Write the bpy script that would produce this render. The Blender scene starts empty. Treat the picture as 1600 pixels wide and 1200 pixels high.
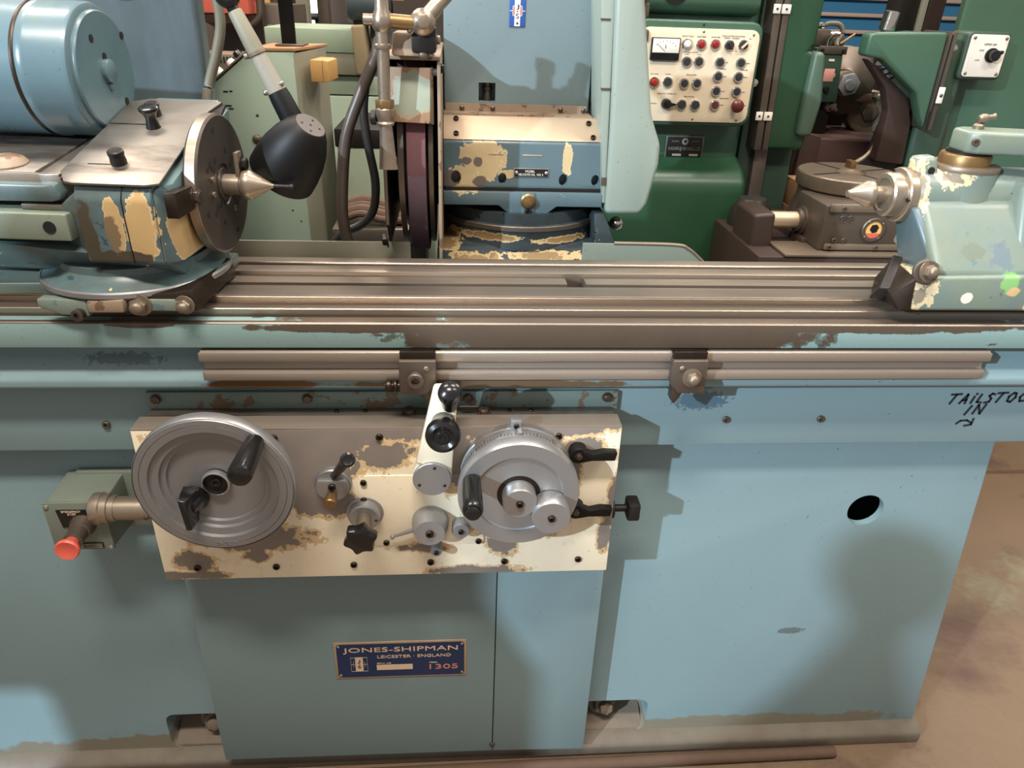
import bpy, bmesh, math, random
from mathutils import Vector, Matrix
random.seed(7)
C = bpy.context.scene.collection
PI = math.pi

# ------------------------------------------------------------------ camera, world, lights, exposure
sc = bpy.context.scene
cd = bpy.data.cameras.new('camera')
cam = bpy.data.objects.new('camera', cd)
C.objects.link(cam)
cd.sensor_fit = 'HORIZONTAL'
cd.sensor_width = 36.0
cd.lens = 36.0 * 1150 / 1600
cd.clip_start = 0.02
YAW, PITCH, ROLL = math.radians(4.87), math.radians(27.70), math.radians(-2.104)
f_ = Vector((math.sin(YAW) * math.cos(PITCH), math.cos(YAW) * math.cos(PITCH), -math.sin(PITCH)))
r_ = Vector((math.cos(YAW), -math.sin(YAW), 0))
d_ = f_.cross(r_)
r2 = r_ * math.cos(ROLL) + d_ * math.sin(ROLL)
d2 = d_ * math.cos(ROLL) - r_ * math.sin(ROLL)
cam.matrix_world = Matrix((( r2.x, -d2.x, -f_.x, 0.0), (r2.y, -d2.y, -f_.y, -1.05), (r2.z, -d2.z, -f_.z, 1.5), (0, 0, 0, 1)))
sc.camera = cam
sc.view_settings.view_transform = 'Standard'
sc.view_settings.look = 'None'
sc.view_settings.gamma = 1
sc.view_settings.use_curve_mapping = False
sc.view_settings.exposure = 0.65
w = bpy.data.worlds.new('workshop air')
sc.world = w
w.use_nodes = True
w.node_tree.nodes['Background'].inputs[0].default_value = (1.0, 0.92, 0.87, 1)
w.node_tree.nodes['Background'].inputs[1].default_value = 0.30


def lamp(name, kind, loc, target, energy, col, **kw):
    l = bpy.data.lights.new(name, kind)
    o = bpy.data.objects.new(name, l)
    C.objects.link(o)
    l.energy = energy
    l.color = col
    for k, v in kw.items():
        setattr(l, k, v)
    o.location = loc
    d = Vector(target) - Vector(loc)
    o.rotation_euler = d.to_track_quat('-Z', 'Y').to_euler()
    return o


# cool daylight through a doorway high behind the camera, and warm strip lamps under the roof
KD = Vector((-0.676, -0.615, 0.406))
lamp('daylight_flood', 'SPOT', Vector((0.15, 0.1, 0.62)) + KD * 9.0, (0.15, 0.1, 0.62), 2700, (0.70, 0.85, 1.0), spot_size=math.radians(19), spot_blend=0.4, shadow_soft_size=0.065)
for i, (lx, ly, e) in enumerate(((-1.6, 0.9, 58), (1.4, 1.0, 55), (0.2, 3.6, 80), (3.4, 2.6, 60), (-3.0, 3.0, 60), (2.6, -1.0, 50), (-0.4, -1.5, 118))):
    lamp('strip_lamp', 'AREA', (lx, ly, 4.3), (lx, ly, 0), e, (1.0, 0.90, 0.80), shape='RECTANGLE', size=1.5, size_y=0.35)


# ------------------------------------------------------------------ materials
def srgb(h):
    v = [int(h[i:i + 2], 16) / 255 for i in (0, 2, 4)]
    return tuple(c / 12.92 if c <= 0.04045 else ((c + 0.055) / 1.055) ** 2.4 for c in v) + (1.0,)


class NT:
    def __init__(s, name):
        s.m = bpy.data.materials.new(name)
        s.m.use_nodes = True
        s.t = s.m.node_tree
        s.b = s.t.nodes['Principled BSDF']
        s.tc = None

    def n(s, kind, **kw):
        nd = s.t.nodes.new(kind)
        for k, v in kw.items():
            setattr(nd, k, v)
        return nd

    def l(s, a, b):
        s.t.links.new(a, b)

    def co(s):
        if not s.tc:
            s.tc = s.n('ShaderNodeTexCoord')
        return s.tc.outputs['Object']

    def put(s, sock, v):
        if hasattr(v, 'is_output'):
            s.l(v, sock)
        else:
            sock.default_value = v

    def noise(s, scale, detail=4, rough=0.6, stretch=None, off=0.0):
        nd = s.n('ShaderNodeTexNoise')
        nd.inputs['Scale'].default_value = scale
        nd.inputs['Detail'].default_value = detail
        nd.inputs['Roughness'].default_value = rough
        mp = s.n('ShaderNodeMapping')
        mp.inputs['Location'].default_value = (off, off * 0.7, off * 1.3)
        if stretch:
            mp.inputs['Scale'].default_value = stretch
        s.l(s.co(), mp.inputs['Vector'])
        s.l(mp.outputs[0], nd.inputs['Vector'])
        return nd.outputs['Fac']

    def math(s, op, a, b=0.0, clamp=False):
        nd = s.n('ShaderNodeMath', operation=op, use_clamp=clamp)
        s.put(nd.inputs[0], a)
        s.put(nd.inputs[1], b)
        return nd.outputs[0]

    def step(s, v, lo, hi):
        nd = s.n('ShaderNodeMapRange')
        nd.inputs['From Min'].default_value = lo
        nd.inputs['From Max'].default_value = hi
        s.l(v, nd.inputs['Value'])
        return nd.outputs[0]

    def mix(s, fac, a, b):
        nd = s.n('ShaderNodeMix', data_type='RGBA')
        s.put(nd.inputs['Factor'], fac)
        s.put(nd.inputs['A'], a)
        s.put(nd.inputs['B'], b)
        return nd.outputs['Result']

    def bump(s, h, strength=0.3, dist=0.002):
        nd = s.n('ShaderNodeBump')
        nd.inputs['Strength'].default_value = strength
        nd.inputs['Distance'].default_value = dist
        s.l(h, nd.inputs['Height'])
        s.l(nd.outputs[0], s.b.inputs['Normal'])

    def blobs(s, lst, amp=0.9, scale=45, axes=(1, 0, 1)):
        """1 - normalised distance to the nearest patch centre, roughened by noise; > 0 inside a patch"""
        f = None
        for (x, y, z, a, b) in lst:
            sub = s.n('ShaderNodeVectorMath', operation='SUBTRACT')
            s.l(s.co(), sub.inputs[0])
            sub.inputs[1].default_value = (x, y, z)
            mul = s.n('ShaderNodeVectorMath', operation='MULTIPLY')
            s.l(sub.outputs[0], mul.inputs[0])
            mul.inputs[1].default_value = (axes[0] / a, axes[1] / a, axes[2] / b)
            ln = s.n('ShaderNodeVectorMath', operation='LENGTH')
            s.l(mul.outputs[0], ln.inputs[0])
            v = s.math('SUBTRACT', 1.0, ln.outputs['Value'])
            f = v if f is None else s.math('MAXIMUM', f, v)
        nz = s.math('MULTIPLY', s.math('SUBTRACT', s.noise(scale, 6, 0.65), 0.5), amp)
        return s.math('ADD', f, nz)


def paint(name, col, rough=0.4, var=0.16, chip=None, chip2=None, dirt=None, patches=None, rim=None, core=None, amp=0.9, pscale=45, stretch=None, axes=(1, 0, 1), rimw=0.12, spots=()):
    """chipped machine enamel: chip = (scale, threshold, colour); patches = list of worn places, with a filler rim and a core colour"""
    t = NT(name)
    c = srgb(col)
    dark = tuple(v * (1 - var) for v in c[:3]) + (1,)
    lite = tuple(min(1, v * (1 + var)) for v in c[:3]) + (1,)
    base = t.mix(t.noise(5, 5, 0.6), dark, lite)
    fine = t.noise(160, 3, 0.6)
    base = t.mix(t.step(fine, 0.68, 0.74), base, dark)
    base = t.mix(t.math('MULTIPLY', t.step(t.noise(210, 2, 0.5, off=9), 0.735, 0.75), 0.7), base, srgb('3a3c3a'))
    wear = None
    if dirt:
        d = t.step(t.noise(dirt[0], 6, 0.7, stretch=dirt[3] if len(dirt) > 3 else None, off=3.1), dirt[1], dirt[1] + 0.25)
        base = t.mix(t.math('MULTIPLY', d, 0.75), base, srgb(dirt[2]))
    for k, ch in enumerate((chip, chip2)):
        if ch:
            nz = t.noise(ch[0], 7, 0.62, stretch=stretch, off=1.7 + k * 4.3)
            m = t.step(nz, ch[1], ch[1] + 0.012)
            base = t.mix(m, base, srgb(ch[2]))
            wear = m if wear is None else t.math('MAXIMUM', wear, m)
    if patches:
        f = t.blobs(patches, amp, pscale, axes)
        m0 = t.step(f, 0.0, 0.02)
        m1 = t.step(f, rimw, rimw + 0.03)
        base = t.mix(m0, base, t.mix(t.noise(60, 3), srgb(rim), tuple(v * 0.8 for v in srgb(rim)[:3]) + (1,)))
        base = t.mix(m1, base, t.mix(t.noise(30, 4), srgb(core), tuple(v * 0.75 for v in srgb(core)[:3]) + (1,)))
        wear = m0 if wear is None else t.math('MAXIMUM', wear, m0)
    for k, (x, y, z, a, b, sc_, sa, scol) in enumerate(spots):      # stains and splashes with a shape of their own
        m = t.step(t.blobs([(x, y, z, a, b)], sa, sc_, axes), 0.0, 0.15)
        base = t.mix(m, base, srgb(scol))
    t.l(base, t.b.inputs['Base Color'])
    r = t.math('ADD', rough - 0.06, t.math('MULTIPLY', t.noise(20, 4), 0.14))
    t.l(r, t.b.inputs['Roughness'])
    h = t.math('MULTIPLY', t.noise(120, 2), 0.12)
    if wear is not None:
        h = t.math('SUBTRACT', h, wear)
    t.bump(h, 0.35, 0.0012)
    return t.m


def metal(name, col, rough=0.35, var=0.25, stretch=(1, 1, 1), scale=30, stain=None, metallic=0.85):
    t = NT(name)
    c = srgb(col)
    dark = tuple(v * (1 - var) for v in c[:3]) + (1,)
    base = t.mix(t.noise(scale, 6, 0.65, stretch=stretch), dark, c)
    if stain:
        base = t.mix(t.step(t.noise(stain[0], 6, 0.7, stretch=stretch, off=5.0), stain[1], stain[1] + 0.15), base, srgb(stain[2]))
    t.l(base, t.b.inputs['Base Color'])
    t.b.inputs['Metallic'].default_value = metallic
    r = t.math('ADD', rough - 0.08, t.math('MULTIPLY', t.noise(scale * 2, 4, stretch=stretch, off=2), 0.18))
    t.l(r, t.b.inputs['Roughness'])
    t.bump(t.noise(scale * 6, 3, stretch=stretch), 0.08, 0.001)
    return t.m


def plain(name, col, rough=0.5, metallic=0.0, emit=0.0, var=0.1):
    t = NT(name)
    c = srgb(col)
    t.l(t.mix(t.noise(40, 4), tuple(v * (1 - var) for v in c[:3]) + (1,), c), t.b.inputs['Base Color'])
    t.b.inputs['Roughness'].default_value = rough
    t.b.inputs['Metallic'].default_value = metallic
    if emit:
        t.b.inputs['Emission Color'].default_value = c
        t.b.inputs['Emission Strength'].default_value = emit
    return t.m


M = {}
BLUE = '7a9398'
M['blue'] = paint('blue enamel', BLUE, 0.40, 0.06, chip=(70, 0.73, '4f5d5f'), chip2=(48, 0.775, 'c2c0ae'), spots=[(0.405, 0, 0.915, 0.05, 0.018, 120, 2.6, '4f6b78'), (0.385, 0, 0.945, 0.05, 0.012, 100, 2.2, '4f6b78'), (-0.50, 0, 1.0, 0.06, 0.008, 160, 3.0, '5c7076'), (0.70, 0, 0.34, 0.03, 0.01, 60, 1.6, '5d6b6b'), (-0.30, 0, 0.966, 0.10, 0.010, 40, 0.8, '6a4a2c'), (0.05, 0, 0.966, 0.25, 0.008, 40, 1.0, '6b563f'), (-0.5, 0, 0.04, 0.6, 0.05, 16, 1.2, '7a7566'), (0.6, 0, 0.055, 0.4, 0.03, 20, 1.4, '7d7a6a')])
M['blue_panel'] = paint('cover panel enamel', '718688', 0.42, 0.06, chip=(45, 0.75, '4f5d5c'))
M['blue_worn'] = paint('worn blue enamel', '7c9593', 0.4, 0.08, chip=(34, 0.60, '4d453c'), chip2=(70, 0.66, '5a5249'), stretch=(0.6, 1, 1.4))
M['blue_table'] = paint('table edge enamel', '7f9b99', 0.42, 0.08, chip=(40, 0.69, '544c42'), stretch=(0.5, 1, 1.3),
    patches=[(0.25, 0, 1.055, 0.33, 0.05), (0.62, 0, 1.072, 0.30, 0.014), (-0.12, 0, 1.066, 0.2, 0.008), (-0.45, 0, 1.07, 0.05, 0.006), (0.98, 0, 1.06, 0.08, 0.02)],
    rim='5c6a66', core='54483c', amp=1.1, pscale=28, rimw=0.06)
M['blue_flange'] = paint('flange enamel', '6c7f7b', 0.42, 0.1, chip=(30, 0.56, '6b5a49'), chip2=(60, 0.66, '5c5348'), dirt=(9, 0.5, '7c7a68'))
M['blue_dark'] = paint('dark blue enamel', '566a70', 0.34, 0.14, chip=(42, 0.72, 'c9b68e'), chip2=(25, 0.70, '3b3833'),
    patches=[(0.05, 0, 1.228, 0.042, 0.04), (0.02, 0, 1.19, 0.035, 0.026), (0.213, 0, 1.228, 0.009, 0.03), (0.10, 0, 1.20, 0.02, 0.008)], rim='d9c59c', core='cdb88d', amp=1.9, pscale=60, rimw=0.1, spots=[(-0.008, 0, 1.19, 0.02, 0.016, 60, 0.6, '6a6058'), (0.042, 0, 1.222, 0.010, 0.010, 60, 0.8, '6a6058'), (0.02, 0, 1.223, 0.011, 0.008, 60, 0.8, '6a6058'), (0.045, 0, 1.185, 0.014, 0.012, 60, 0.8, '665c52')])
M['blue_head'] = paint('wheelhead enamel', '6f8083', 0.36, 0.07, chip=(40, 0.75, 'b8c0b4'))
M['blue_guard'] = paint('belt guard enamel', '8c988e', 0.4, 0.07, chip=(60, 0.71, 'bcc2b4'), chip2=(40, 0.76, '5d5a50'))
M['blue_workhead'] = paint('workhead enamel', '566d70', 0.34, 0.2, chip=(36, 0.64, '3c5158'), chip2=(48, 0.675, 'c9b78f'), dirt=(9, 0.46, '4f4a3f'),
    patches=[(0.085, -0.10, 1.215, 0.021, 0.042), (0.05, -0.10, 1.215, 0.012, 0.04), (0.122, -0.10, 1.205, 0.010, 0.045)], rim='d6c096', core='c9ab78', amp=1.3, pscale=38, rimw=0.08, spots=[(0.012, 0, 1.20, 0.014, 0.05, 40, 1.6, '4a4438'), (0.05, 0, 1.172, 0.05, 0.010, 40, 1.6, '4a4438'), (0.045, 0, 1.205, 0.010, 0.03, 60, 1.8, '7b6a50')])
M['blue_motor'] = paint('motor enamel', '587078', 0.28, 0.2, chip=(50, 0.69, '48626c'), dirt=(7, 0.5, '6b7367'))
M['blue_tail'] = paint('tailstock enamel', '6e7d75', 0.36, 0.14, chip=(36, 0.64, '5b7378'), chip2=(44, 0.70, '5c5a4e'), dirt=(9, 0.44, '7d836c'),
    patches=[(0.712, 0, 1.265, 0.012, 0.04), (0.70, 0, 1.125, 0.022, 0.028), (0.885, 0, 1.112, 0.02, 0.02), (0.760, 0, 1.278, 0.026, 0.016)], rim='d8c6a0', core='8d836f', amp=2.2, pscale=95, rimw=0.5, spots=[(0.773, 0, 1.118, 0.010, 0.009, 60, 0.7, 'dcd6c6'), (0.835, 0, 1.142, 0.016, 0.016, 80, 1.6, '7fae6c'), (0.845, 0, 1.128, 0.010, 0.008, 80, 1.6, 'c9a97a'), (0.825, 0, 1.178, 0.02, 0.02, 60, 2.4, '66757a'), (0.78, 0, 1.182, 0.02, 0.012, 90, 1.6, '6c7668')])
M['cream'] = paint('cream enamel worn to metal', 'eadfc4', 0.42, 0.07, chip=(60, 0.73, '6b5a45'), dirt=(8, 0.55, 'b9a279'),
    patches=[(-0.225, 0, 0.86, 0.10, 0.065), (-0.24, 0, 0.795, 0.065, 0.05), (-0.20, 0, 0.77, 0.05, 0.03), (-0.12, 0, 0.908, 0.34, 0.026), (0.16, 0, 0.912, 0.14, 0.020),
             (-0.120, 0, 0.865, 0.06, 0.03), (-0.23, 0, 0.88, 0.12, 0.03), (-0.33, 0, 0.70, 0.10, 0.03), (-0.432, 0, 0.655, 0.038, 0.026), (-0.33, 0, 0.665, 0.03, 0.014), (0.098, 0, 0.725, 0.07, 0.04), (0.075, 0, 0.68, 0.03, 0.03),
             (-0.05, 0, 0.676, 0.05, 0.014), (0.183, 0, 0.80, 0.02, 0.07), (0.262, 0, 0.77, 0.016, 0.07), (0.25, 0, 0.70, 0.014, 0.05), (0.205, 0, 0.872, 0.035, 0.022), (0.0, 0, 0.85, 0.03, 0.06), (0.03, 0, 0.622, 0.10, 0.014), (-0.45, 0, 0.625, 0.08, 0.010)],
    rim='d9bd8f', core='857c74', amp=1.75, pscale=46, rimw=0.2)
M['cream_lever'] = paint('cream lever enamel', 'e6dcc2', 0.4, 0.07, chip=(50, 0.66, 'a08b66'), chip2=(70, 0.72, '5d5346'))
M['steel'] = metal('table steel', '8f857a', 0.38, 0.28, stretch=(0.12, 3, 3), scale=22, stain=(14, 0.6, '5b4a3c'))
M['steel_light'] = metal('bright ground steel', 'ad9f90', 0.34, 0.2, stretch=(0.15, 3, 3), scale=22, stain=(30, 0.68, '6b5747'))
M['steel_dark'] = metal('dark oily steel', '463c34', 0.4, 0.35, scale=18)
M['steel_top'] = metal('apron top steel', '938d84', 0.42, 0.25, stretch=(0.3, 1, 1), scale=25, stain=(9, 0.5, '5c5047'))
M['alu'] = metal('turned aluminium', 'a2a2a2', 0.36, 0.08, scale=40, metallic=0.7)
M['alu_dark'] = metal('turned aluminium face', '8b8b8c', 0.42, 0.08, scale=40, metallic=0.55)
M['chrome'] = metal('chrome', 'd2cdc8', 0.12, 0.08, metallic=1.0)
M['black_plastic'] = plain('black plastic', '161616', 0.22)
M['black'] = plain('black enamel', '0b0b0b', 0.5)
M['grease'] = paint('greasy dark blue enamel', '333d40', 0.22, 0.25, chip=(22, 0.62, '1d1a17'), chip2=(34, 0.70, 'b79f74'), dirt=(9, 0.5, '2a2622'), patches=[(0.06, 0, 1.083, 0.07, 0.008), (0.21, 0, 1.078, 0.06, 0.007), (0.04, 0, 1.045, 0.06, 0.012), (0.17, 0, 1.052, 0.07, 0.010), (-0.02, 0, 1.07, 0.03, 0.01)], rim='b79f74', core='8d7450', amp=2.4, pscale=42, rimw=0.3)
M['cap_grey'] = plain('dull grey cap', '57504c', 0.6)
M['black_iron'] = metal('blackened iron', '2e2a28', 0.45, 0.4, metallic=0.5)
M['bolt'] = metal('bolt steel', '6b6058', 0.38, 0.35, scale=60)
M['faceplate'] = metal('oxidised faceplate', '57504b', 0.42, 0.2, scale=30, metallic=0.6)
M['tan'] = metal('bare tan steel plate', 'c6b096', 0.42, 0.16, scale=14, stain=(50, 0.68, '8b6f4d'), metallic=0.55)
M['brass'] = metal('brass', '93764e', 0.4, 0.35, metallic=0.75)
M['centre_steel'] = metal('ground centre steel', 'a99c8b', 0.34, 0.2, scale=40, metallic=0.75)
M['sleeve'] = paint('pale grey sleeve', '8d897d', 0.4, 0.06)
M['pad_tan'] = plain('dusty tan pad', '8f7f60', 0.8, var=0.15)
M['pipe'] = metal('pitted pipe', 'b3a391', 0.3, 0.4, scale=90, stain=(120, 0.62, '5d5348'))
M['wheel'] = plain('brown abrasive', '6b4a4e', 0.95, var=0.35)
M['wheel2'] = plain('violet abrasive', '6a5560', 0.95, var=0.35)
M['rust_plate'] = paint('rust and primer plate', '8c7a66', 0.5, 0.3, chip=(30, 0.58, '6d5340'), chip2=(70, 0.68, 'c7a88a'))
M['rust_guard'] = paint('guard sheet with bare middle', '9a7c63', 0.5, 0.25, chip=(45, 0.62, '63503f'), patches=[(-0.072, 0, 1.355, 0.035, 0.036)], rim='b3a58b', core='a3ad9b', amp=1.3, pscale=40, rimw=0.1)
M['red'] = plain('red plastic', 'd8604f', 0.35)
M['grey_green'] = paint('grey green box enamel', '6d766b', 0.35, 0.08, chip=(60, 0.72, 'a5a493'), dirt=(14, 0.55, '6d6a5a'))
M['white'] = plain('white', 'e8e2d6', 0.5)
M['navy'] = plain('navy nameplate', '12294e', 0.35)
M['royal'] = plain('royal blue badge', '2f57a0', 0.35)
M['plate_tan'] = metal('plate edge aluminium', 'c5aa8c', 0.4, 0.1, metallic=0.6)
M['print_tan'] = plain('tan print', 'd2b79b', 0.5)
M['print_grey'] = plain('grey print', '948d80', 0.5)
M['print_pink'] = plain('pink print', 'c77b70', 0.5)
M['ink'] = plain('black ink', '1d2125', 0.6)
M['sign_black'] = plain('black sign', '15130f', 0.45)
M['green'] = paint('dark green enamel', '24452f', 0.34, 0.12, chip=(30, 0.76, '6c8a72'))
M['green_mid'] = paint('green enamel', '3c5a48', 0.36, 0.1, chip=(30, 0.75, '7f9a82'))
M['green_edge'] = paint('green guard enamel', '465a4c', 0.4, 0.1)
M['pale_green'] = paint('pale green enamel', '95a592', 0.45, 0.08, chip=(22, 0.72, '7b7f66'), chip2=(40, 0.75, '5d5a48'))
M['dust'] = plain('dusty grime', '75695b', 0.85, var=0.3)
M['rail_steel'] = metal('stop rail steel', 'a3978a', 0.42, 0.25, stretch=(0.12, 3, 3), scale=22, stain=(14, 0.62, '6e6155'), metallic=0.55)
M['foot'] = paint('dirty foot ledge', '655e51', 0.6, 0.15, dirt=(12, 0.45, '5a4c40'))
M['olive_grey'] = paint('dusty olive enamel', '7d7a68', 0.5, 0.08, chip=(30, 0.74, '5f5d4c'))
M['pale_green2'] = paint('pale green machine enamel', '8d9c86', 0.45, 0.1, dirt=(5, 0.5, '8d8d74'))
M['teal_dark'] = paint('dark teal sheet', '434f52', 0.38, 0.12, dirt=(6, 0.5, '56636a', (1, 1, 0.3)))
M['panel_cream'] = paint('cream panel face', 'd6c6ab', 0.45, 0.05, dirt=(5, 0.55, 'd1b88d'))
M['grey_box'] = plain('grey console', '8e8d80', 0.5)
M['maroon'] = paint('maroon enamel', '4c3631', 0.5, 0.15, dirt=(6, 0.5, '4d3431'))
M['maroon_dark'] = paint('dark maroon enamel', '33251f', 0.5, 0.2)
M['iron_grey'] = metal('worn iron', '6c6156', 0.45, 0.3, metallic=0.6)
M['iron_light'] = metal('light worn iron', '8d7f6e', 0.4, 0.25, metallic=0.6)
M['dark_rubber'] = plain('dark rubber', '2b2825', 0.42, var=0.3)
M['brown_rubber'] = plain('brown hose', '4a4038', 0.4, var=0.3)
M['tan_hose'] = plain('dusty hose', '6f6a5a', 0.5, var=0.2)
M['wood'] = plain('pale wood', 'c39659', 0.6, var=0.25)
M['cardboard'] = plain('cardboard', 'a07a56', 0.8, var=0.2)
M['red_box'] = paint('red enamel', 'c9614f', 0.45, 0.2, chip=(14, 0.62, 'a44a40'))
M['shutter_blue'] = plain('shutter blue', '2a6e97', 0.4)
M['shutter_tan'] = plain('shutter lip', 'b09a8a', 0.5)
M['black'].node_tree.nodes['Principled BSDF'].inputs['Specular IOR Level'].default_value = 0.3
M['dark_void'] = plain('dark inside', '0c0b0a', 0.9)
M['lens_amber'] = plain('amber oil glass', 'e8b96a', 0.15)
M['lamp_red'] = plain('red lens', '8e1d1d', 0.2)
M['lamp_red_dark'] = plain('dark red button', '5d2422', 0.3)
M['button_black'] = plain('black button', '2a2b2c', 0.4)
M['window_light'] = plain('daylight window', 'ffffff', 0.5, emit=2.2)
M['green_dark_paint'] = paint('green gearbox enamel', '32473a', 0.45, 0.12)
M['pink_paper'] = plain('pink sticker', 'd99a90', 0.7)
M['brown_dirt'] = plain('brown grime', '5d4636', 0.8, var=0.35)


def floor_mat():
    t = NT('stained brown concrete')
    a = t.mix(t.noise(1.6, 6, 0.6), srgb('5f4e3d'), srgb('776149'))
    a = t.mix(t.step(t.noise(4, 7, 0.7, off=2), 0.56, 0.7), a, srgb('574336'))
    a = t.mix(t.step(t.noise(30, 5, 0.7, off=4), 0.66, 0.7), a, srgb('6d5f4d'))
    a = t.mix(t.step(t.blobs([(1.57, 0.49, 0, 0.12, 0.035), (1.72, 0.56, 0, 0.10, 0.03)], 2.4, 26, (1, 1, 0)), 0.1, 1.1), a, srgb('75705a'))
    a = t.mix(t.step(t.blobs([(1.38, 0.33, 0, 0.16, 0.05), (1.30, 0.20, 0, 0.10, 0.05)], 1.6, 12, (1, 1, 0)), 0.0, 0.9), a, srgb('523c30'))
    t.l(a, t.b.inputs['Base Color'])
    t.l(t.math('ADD', 0.45, t.math('MULTIPLY', t.noise(8, 4), 0.3)), t.b.inputs['Roughness'])
    t.bump(t.noise(25, 6, 0.7), 0.25, 0.01)
    return t.m


M['floor'] = floor_mat()
M['wall'] = plain('grimy wall', '4a403b', 0.8, var=0.3)


# ------------------------------------------------------------------ mesh helpers
W = {}


class MB:
    def __init__(s):
        s.bm = bmesh.new()

    def _merge(s, t, bevel=0.0, seg=2, ang=0.5):
        if bevel > 0:
            es = [e for e in t.edges if len(e.link_faces) == 2 and e.calc_face_angle(0) > ang]
            bmesh.ops.bevel(t, geom=es, offset=bevel, segments=seg, profile=0.5, affect='EDGES', clamp_overlap=True)
        me = bpy.data.meshes.new('tmp')
        t.to_mesh(me)
        t.free()
        s.bm.from_mesh(me)
        bpy.data.meshes.remove(me)
        return s

    def box(s, x0, x1, y0, y1, z0, z1, bevel=0.0, seg=2, m=None):
        t = bmesh.new()
        bmesh.ops.create_cube(t, size=1.0)
        for v in t.verts:
            v.co = Vector((x0 + (v.co.x + 0.5) * (x1 - x0), y0 + (v.co.y + 0.5) * (y1 - y0), z0 + (v.co.z + 0.5) * (z1 - z0)))
            if m is not None:
                v.co = m @ v.co
        return s._merge(t, bevel, seg)

    def hexa(s, pts, bevel=0.0, seg=2):
        """eight corners: four of the bottom in order, then the four above them"""
        t = bmesh.new()
        v = [t.verts.new(p) for p in pts]
        for q in ((3, 2, 1, 0), (4, 5, 6, 7), (0, 1, 5, 4), (1, 2, 6, 5), (2, 3, 7, 6), (3, 0, 4, 7)):
            t.faces.new([v[i] for i in q])
        bmesh.ops.recalc_face_normals(t, faces=t.faces)
        return s._merge(t, bevel, seg)

    def prism(s, poly, plane, lo, hi, bevel=0.0, seg=2, ang=0.5):
        """poly in two of the axes, run along the third: plane 'xz' runs along y, 'yz' along x, 'xy' along z"""
        t = bmesh.new()

        def at(p, h):
            return {'xz': (p[0], h, p[1]), 'yz': (h, p[0], p[1]), 'xy': (p[0], p[1], h)}[plane]
        a = [t.verts.new(at(p, lo)) for p in poly]
        b = [t.verts.new(at(p, hi)) for p in poly]
        t.faces.new(a)
        t.faces.new(b[::-1])
        n = len(poly)
        for i in range(n):
            t.faces.new((a[i], b[i], b[(i + 1) % n], a[(i + 1) % n]))
        bmesh.ops.recalc_face_normals(t, faces=t.faces)
        return s._merge(t, bevel, seg, ang)

    def lathe(s, prof, o, axis, n=32, cap=True):
        """prof: (radius, height along the axis) pairs"""
        t = bmesh.new()
        q = Vector(axis).to_track_quat('Z', 'Y').to_matrix()
        o = Vector(o)
        rings = []
        for r, h in prof:
            if r < 1e-6:
                rings.append([t.verts.new(o + q @ Vector((0, 0, h)))])
            else:
                rings.append([t.verts.new(o + q @ Vector((r * math.cos(2 * PI * k / n), r * math.sin(2 * PI * k / n), h))) for k in range(n)])
        for a, b in zip(rings, rings[1:]):
            for k in range(n):
                j = (k + 1) % n
                if len(a) == 1 and len(b) == 1:
                    continue
                if len(a) == 1:
                    t.faces.new((a[0], b[j], b[k]))
                elif len(b) == 1:
                    t.faces.new((a[k], a[j], b[0]))
                else:
                    t.faces.new((a[k], a[j], b[j], b[k]))
        if cap:
            for rg in (rings[0], rings[-1]):
                if len(rg) > 1:
                    t.faces.new(rg)
        bmesh.ops.recalc_face_normals(t, faces=t.faces)
        return s._merge(t)

    def cyl(s, a, b, r0, r1=None, n=24, ch=0.0):
        a, b = Vector(a), Vector(b)
        r1 = r0 if r1 is None else r1
        L = (b - a).length
        if ch > 0:
            return s.lathe([(r0 - ch, 0), (r0, ch), (r1, L - ch), (r1 - ch, L)], a, b - a, n)
        return s.lathe([(r0, 0), (r1, L)], a, b - a, n)

    def tube(s, pts, r, n=10, cuts=8):
        """a round tube along a smooth curve through the points"""
        P = [Vector(p) for p in pts]
        path = []
        for i in range(len(P) - 1):
            p0, p1, p2, p3 = P[max(i - 1, 0)], P[i], P[i + 1], P[min(i + 2, len(P) - 1)]
            for k in range(cuts):
                u = k / cuts
                path.append(0.5 * ((2 * p1) + (p2 - p0) * u + (2 * p0 - 5 * p1 + 4 * p2 - p3) * u * u + (3 * p1 - p0 - 3 * p2 + p3) * u ** 3))
        path.append(P[-1])
        t = bmesh.new()
        rings = []
        up = Vector((0.3, 0.2, 1)).normalized()
        for i, p in enumerate(path):
            d = (path[min(i + 1, len(path) - 1)] - path[max(i - 1, 0)]).normalized()
            a = d.cross(up)
            a = a.normalized() if a.length > 1e-4 else d.orthogonal().normalized()
            b = d.cross(a)
            rings.append([t.verts.new(p + (a * math.cos(2 * PI * k / n) + b * math.sin(2 * PI * k / n)) * r) for k in range(n)])
        for a, b in zip(rings, rings[1:]):
            for k in range(n):
                j = (k + 1) % n
                t.faces.new((a[k], a[j], b[j], b[k]))
        t.faces.new(rings[0])
        t.faces.new(rings[-1])
        bmesh.ops.recalc_face_normals(t, faces=t.faces)
        return s._merge(t)

    def ribbon(s, pts, wd, y, th=0.0008):
        """a flat pen stroke in the xz plane standing th proud of the plane y"""
        for a, b in zip(pts, pts[1:]):
            a, b = Vector(a), Vector(b)
            d = (b - a)
            if d.length < 1e-6:
                continue
            d.normalize()
            nrm = Vector((-d.y, d.x)) * wd / 2
            a, b = a - d * wd * 0.3, b + d * wd * 0.3
            s.prism([a + nrm, b + nrm, b - nrm, a - nrm], 'xz', y - th, y)
        return s

    def xform(s, m):
        bmesh.ops.transform(s.bm, matrix=m, verts=s.bm.verts)
        return s


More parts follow.
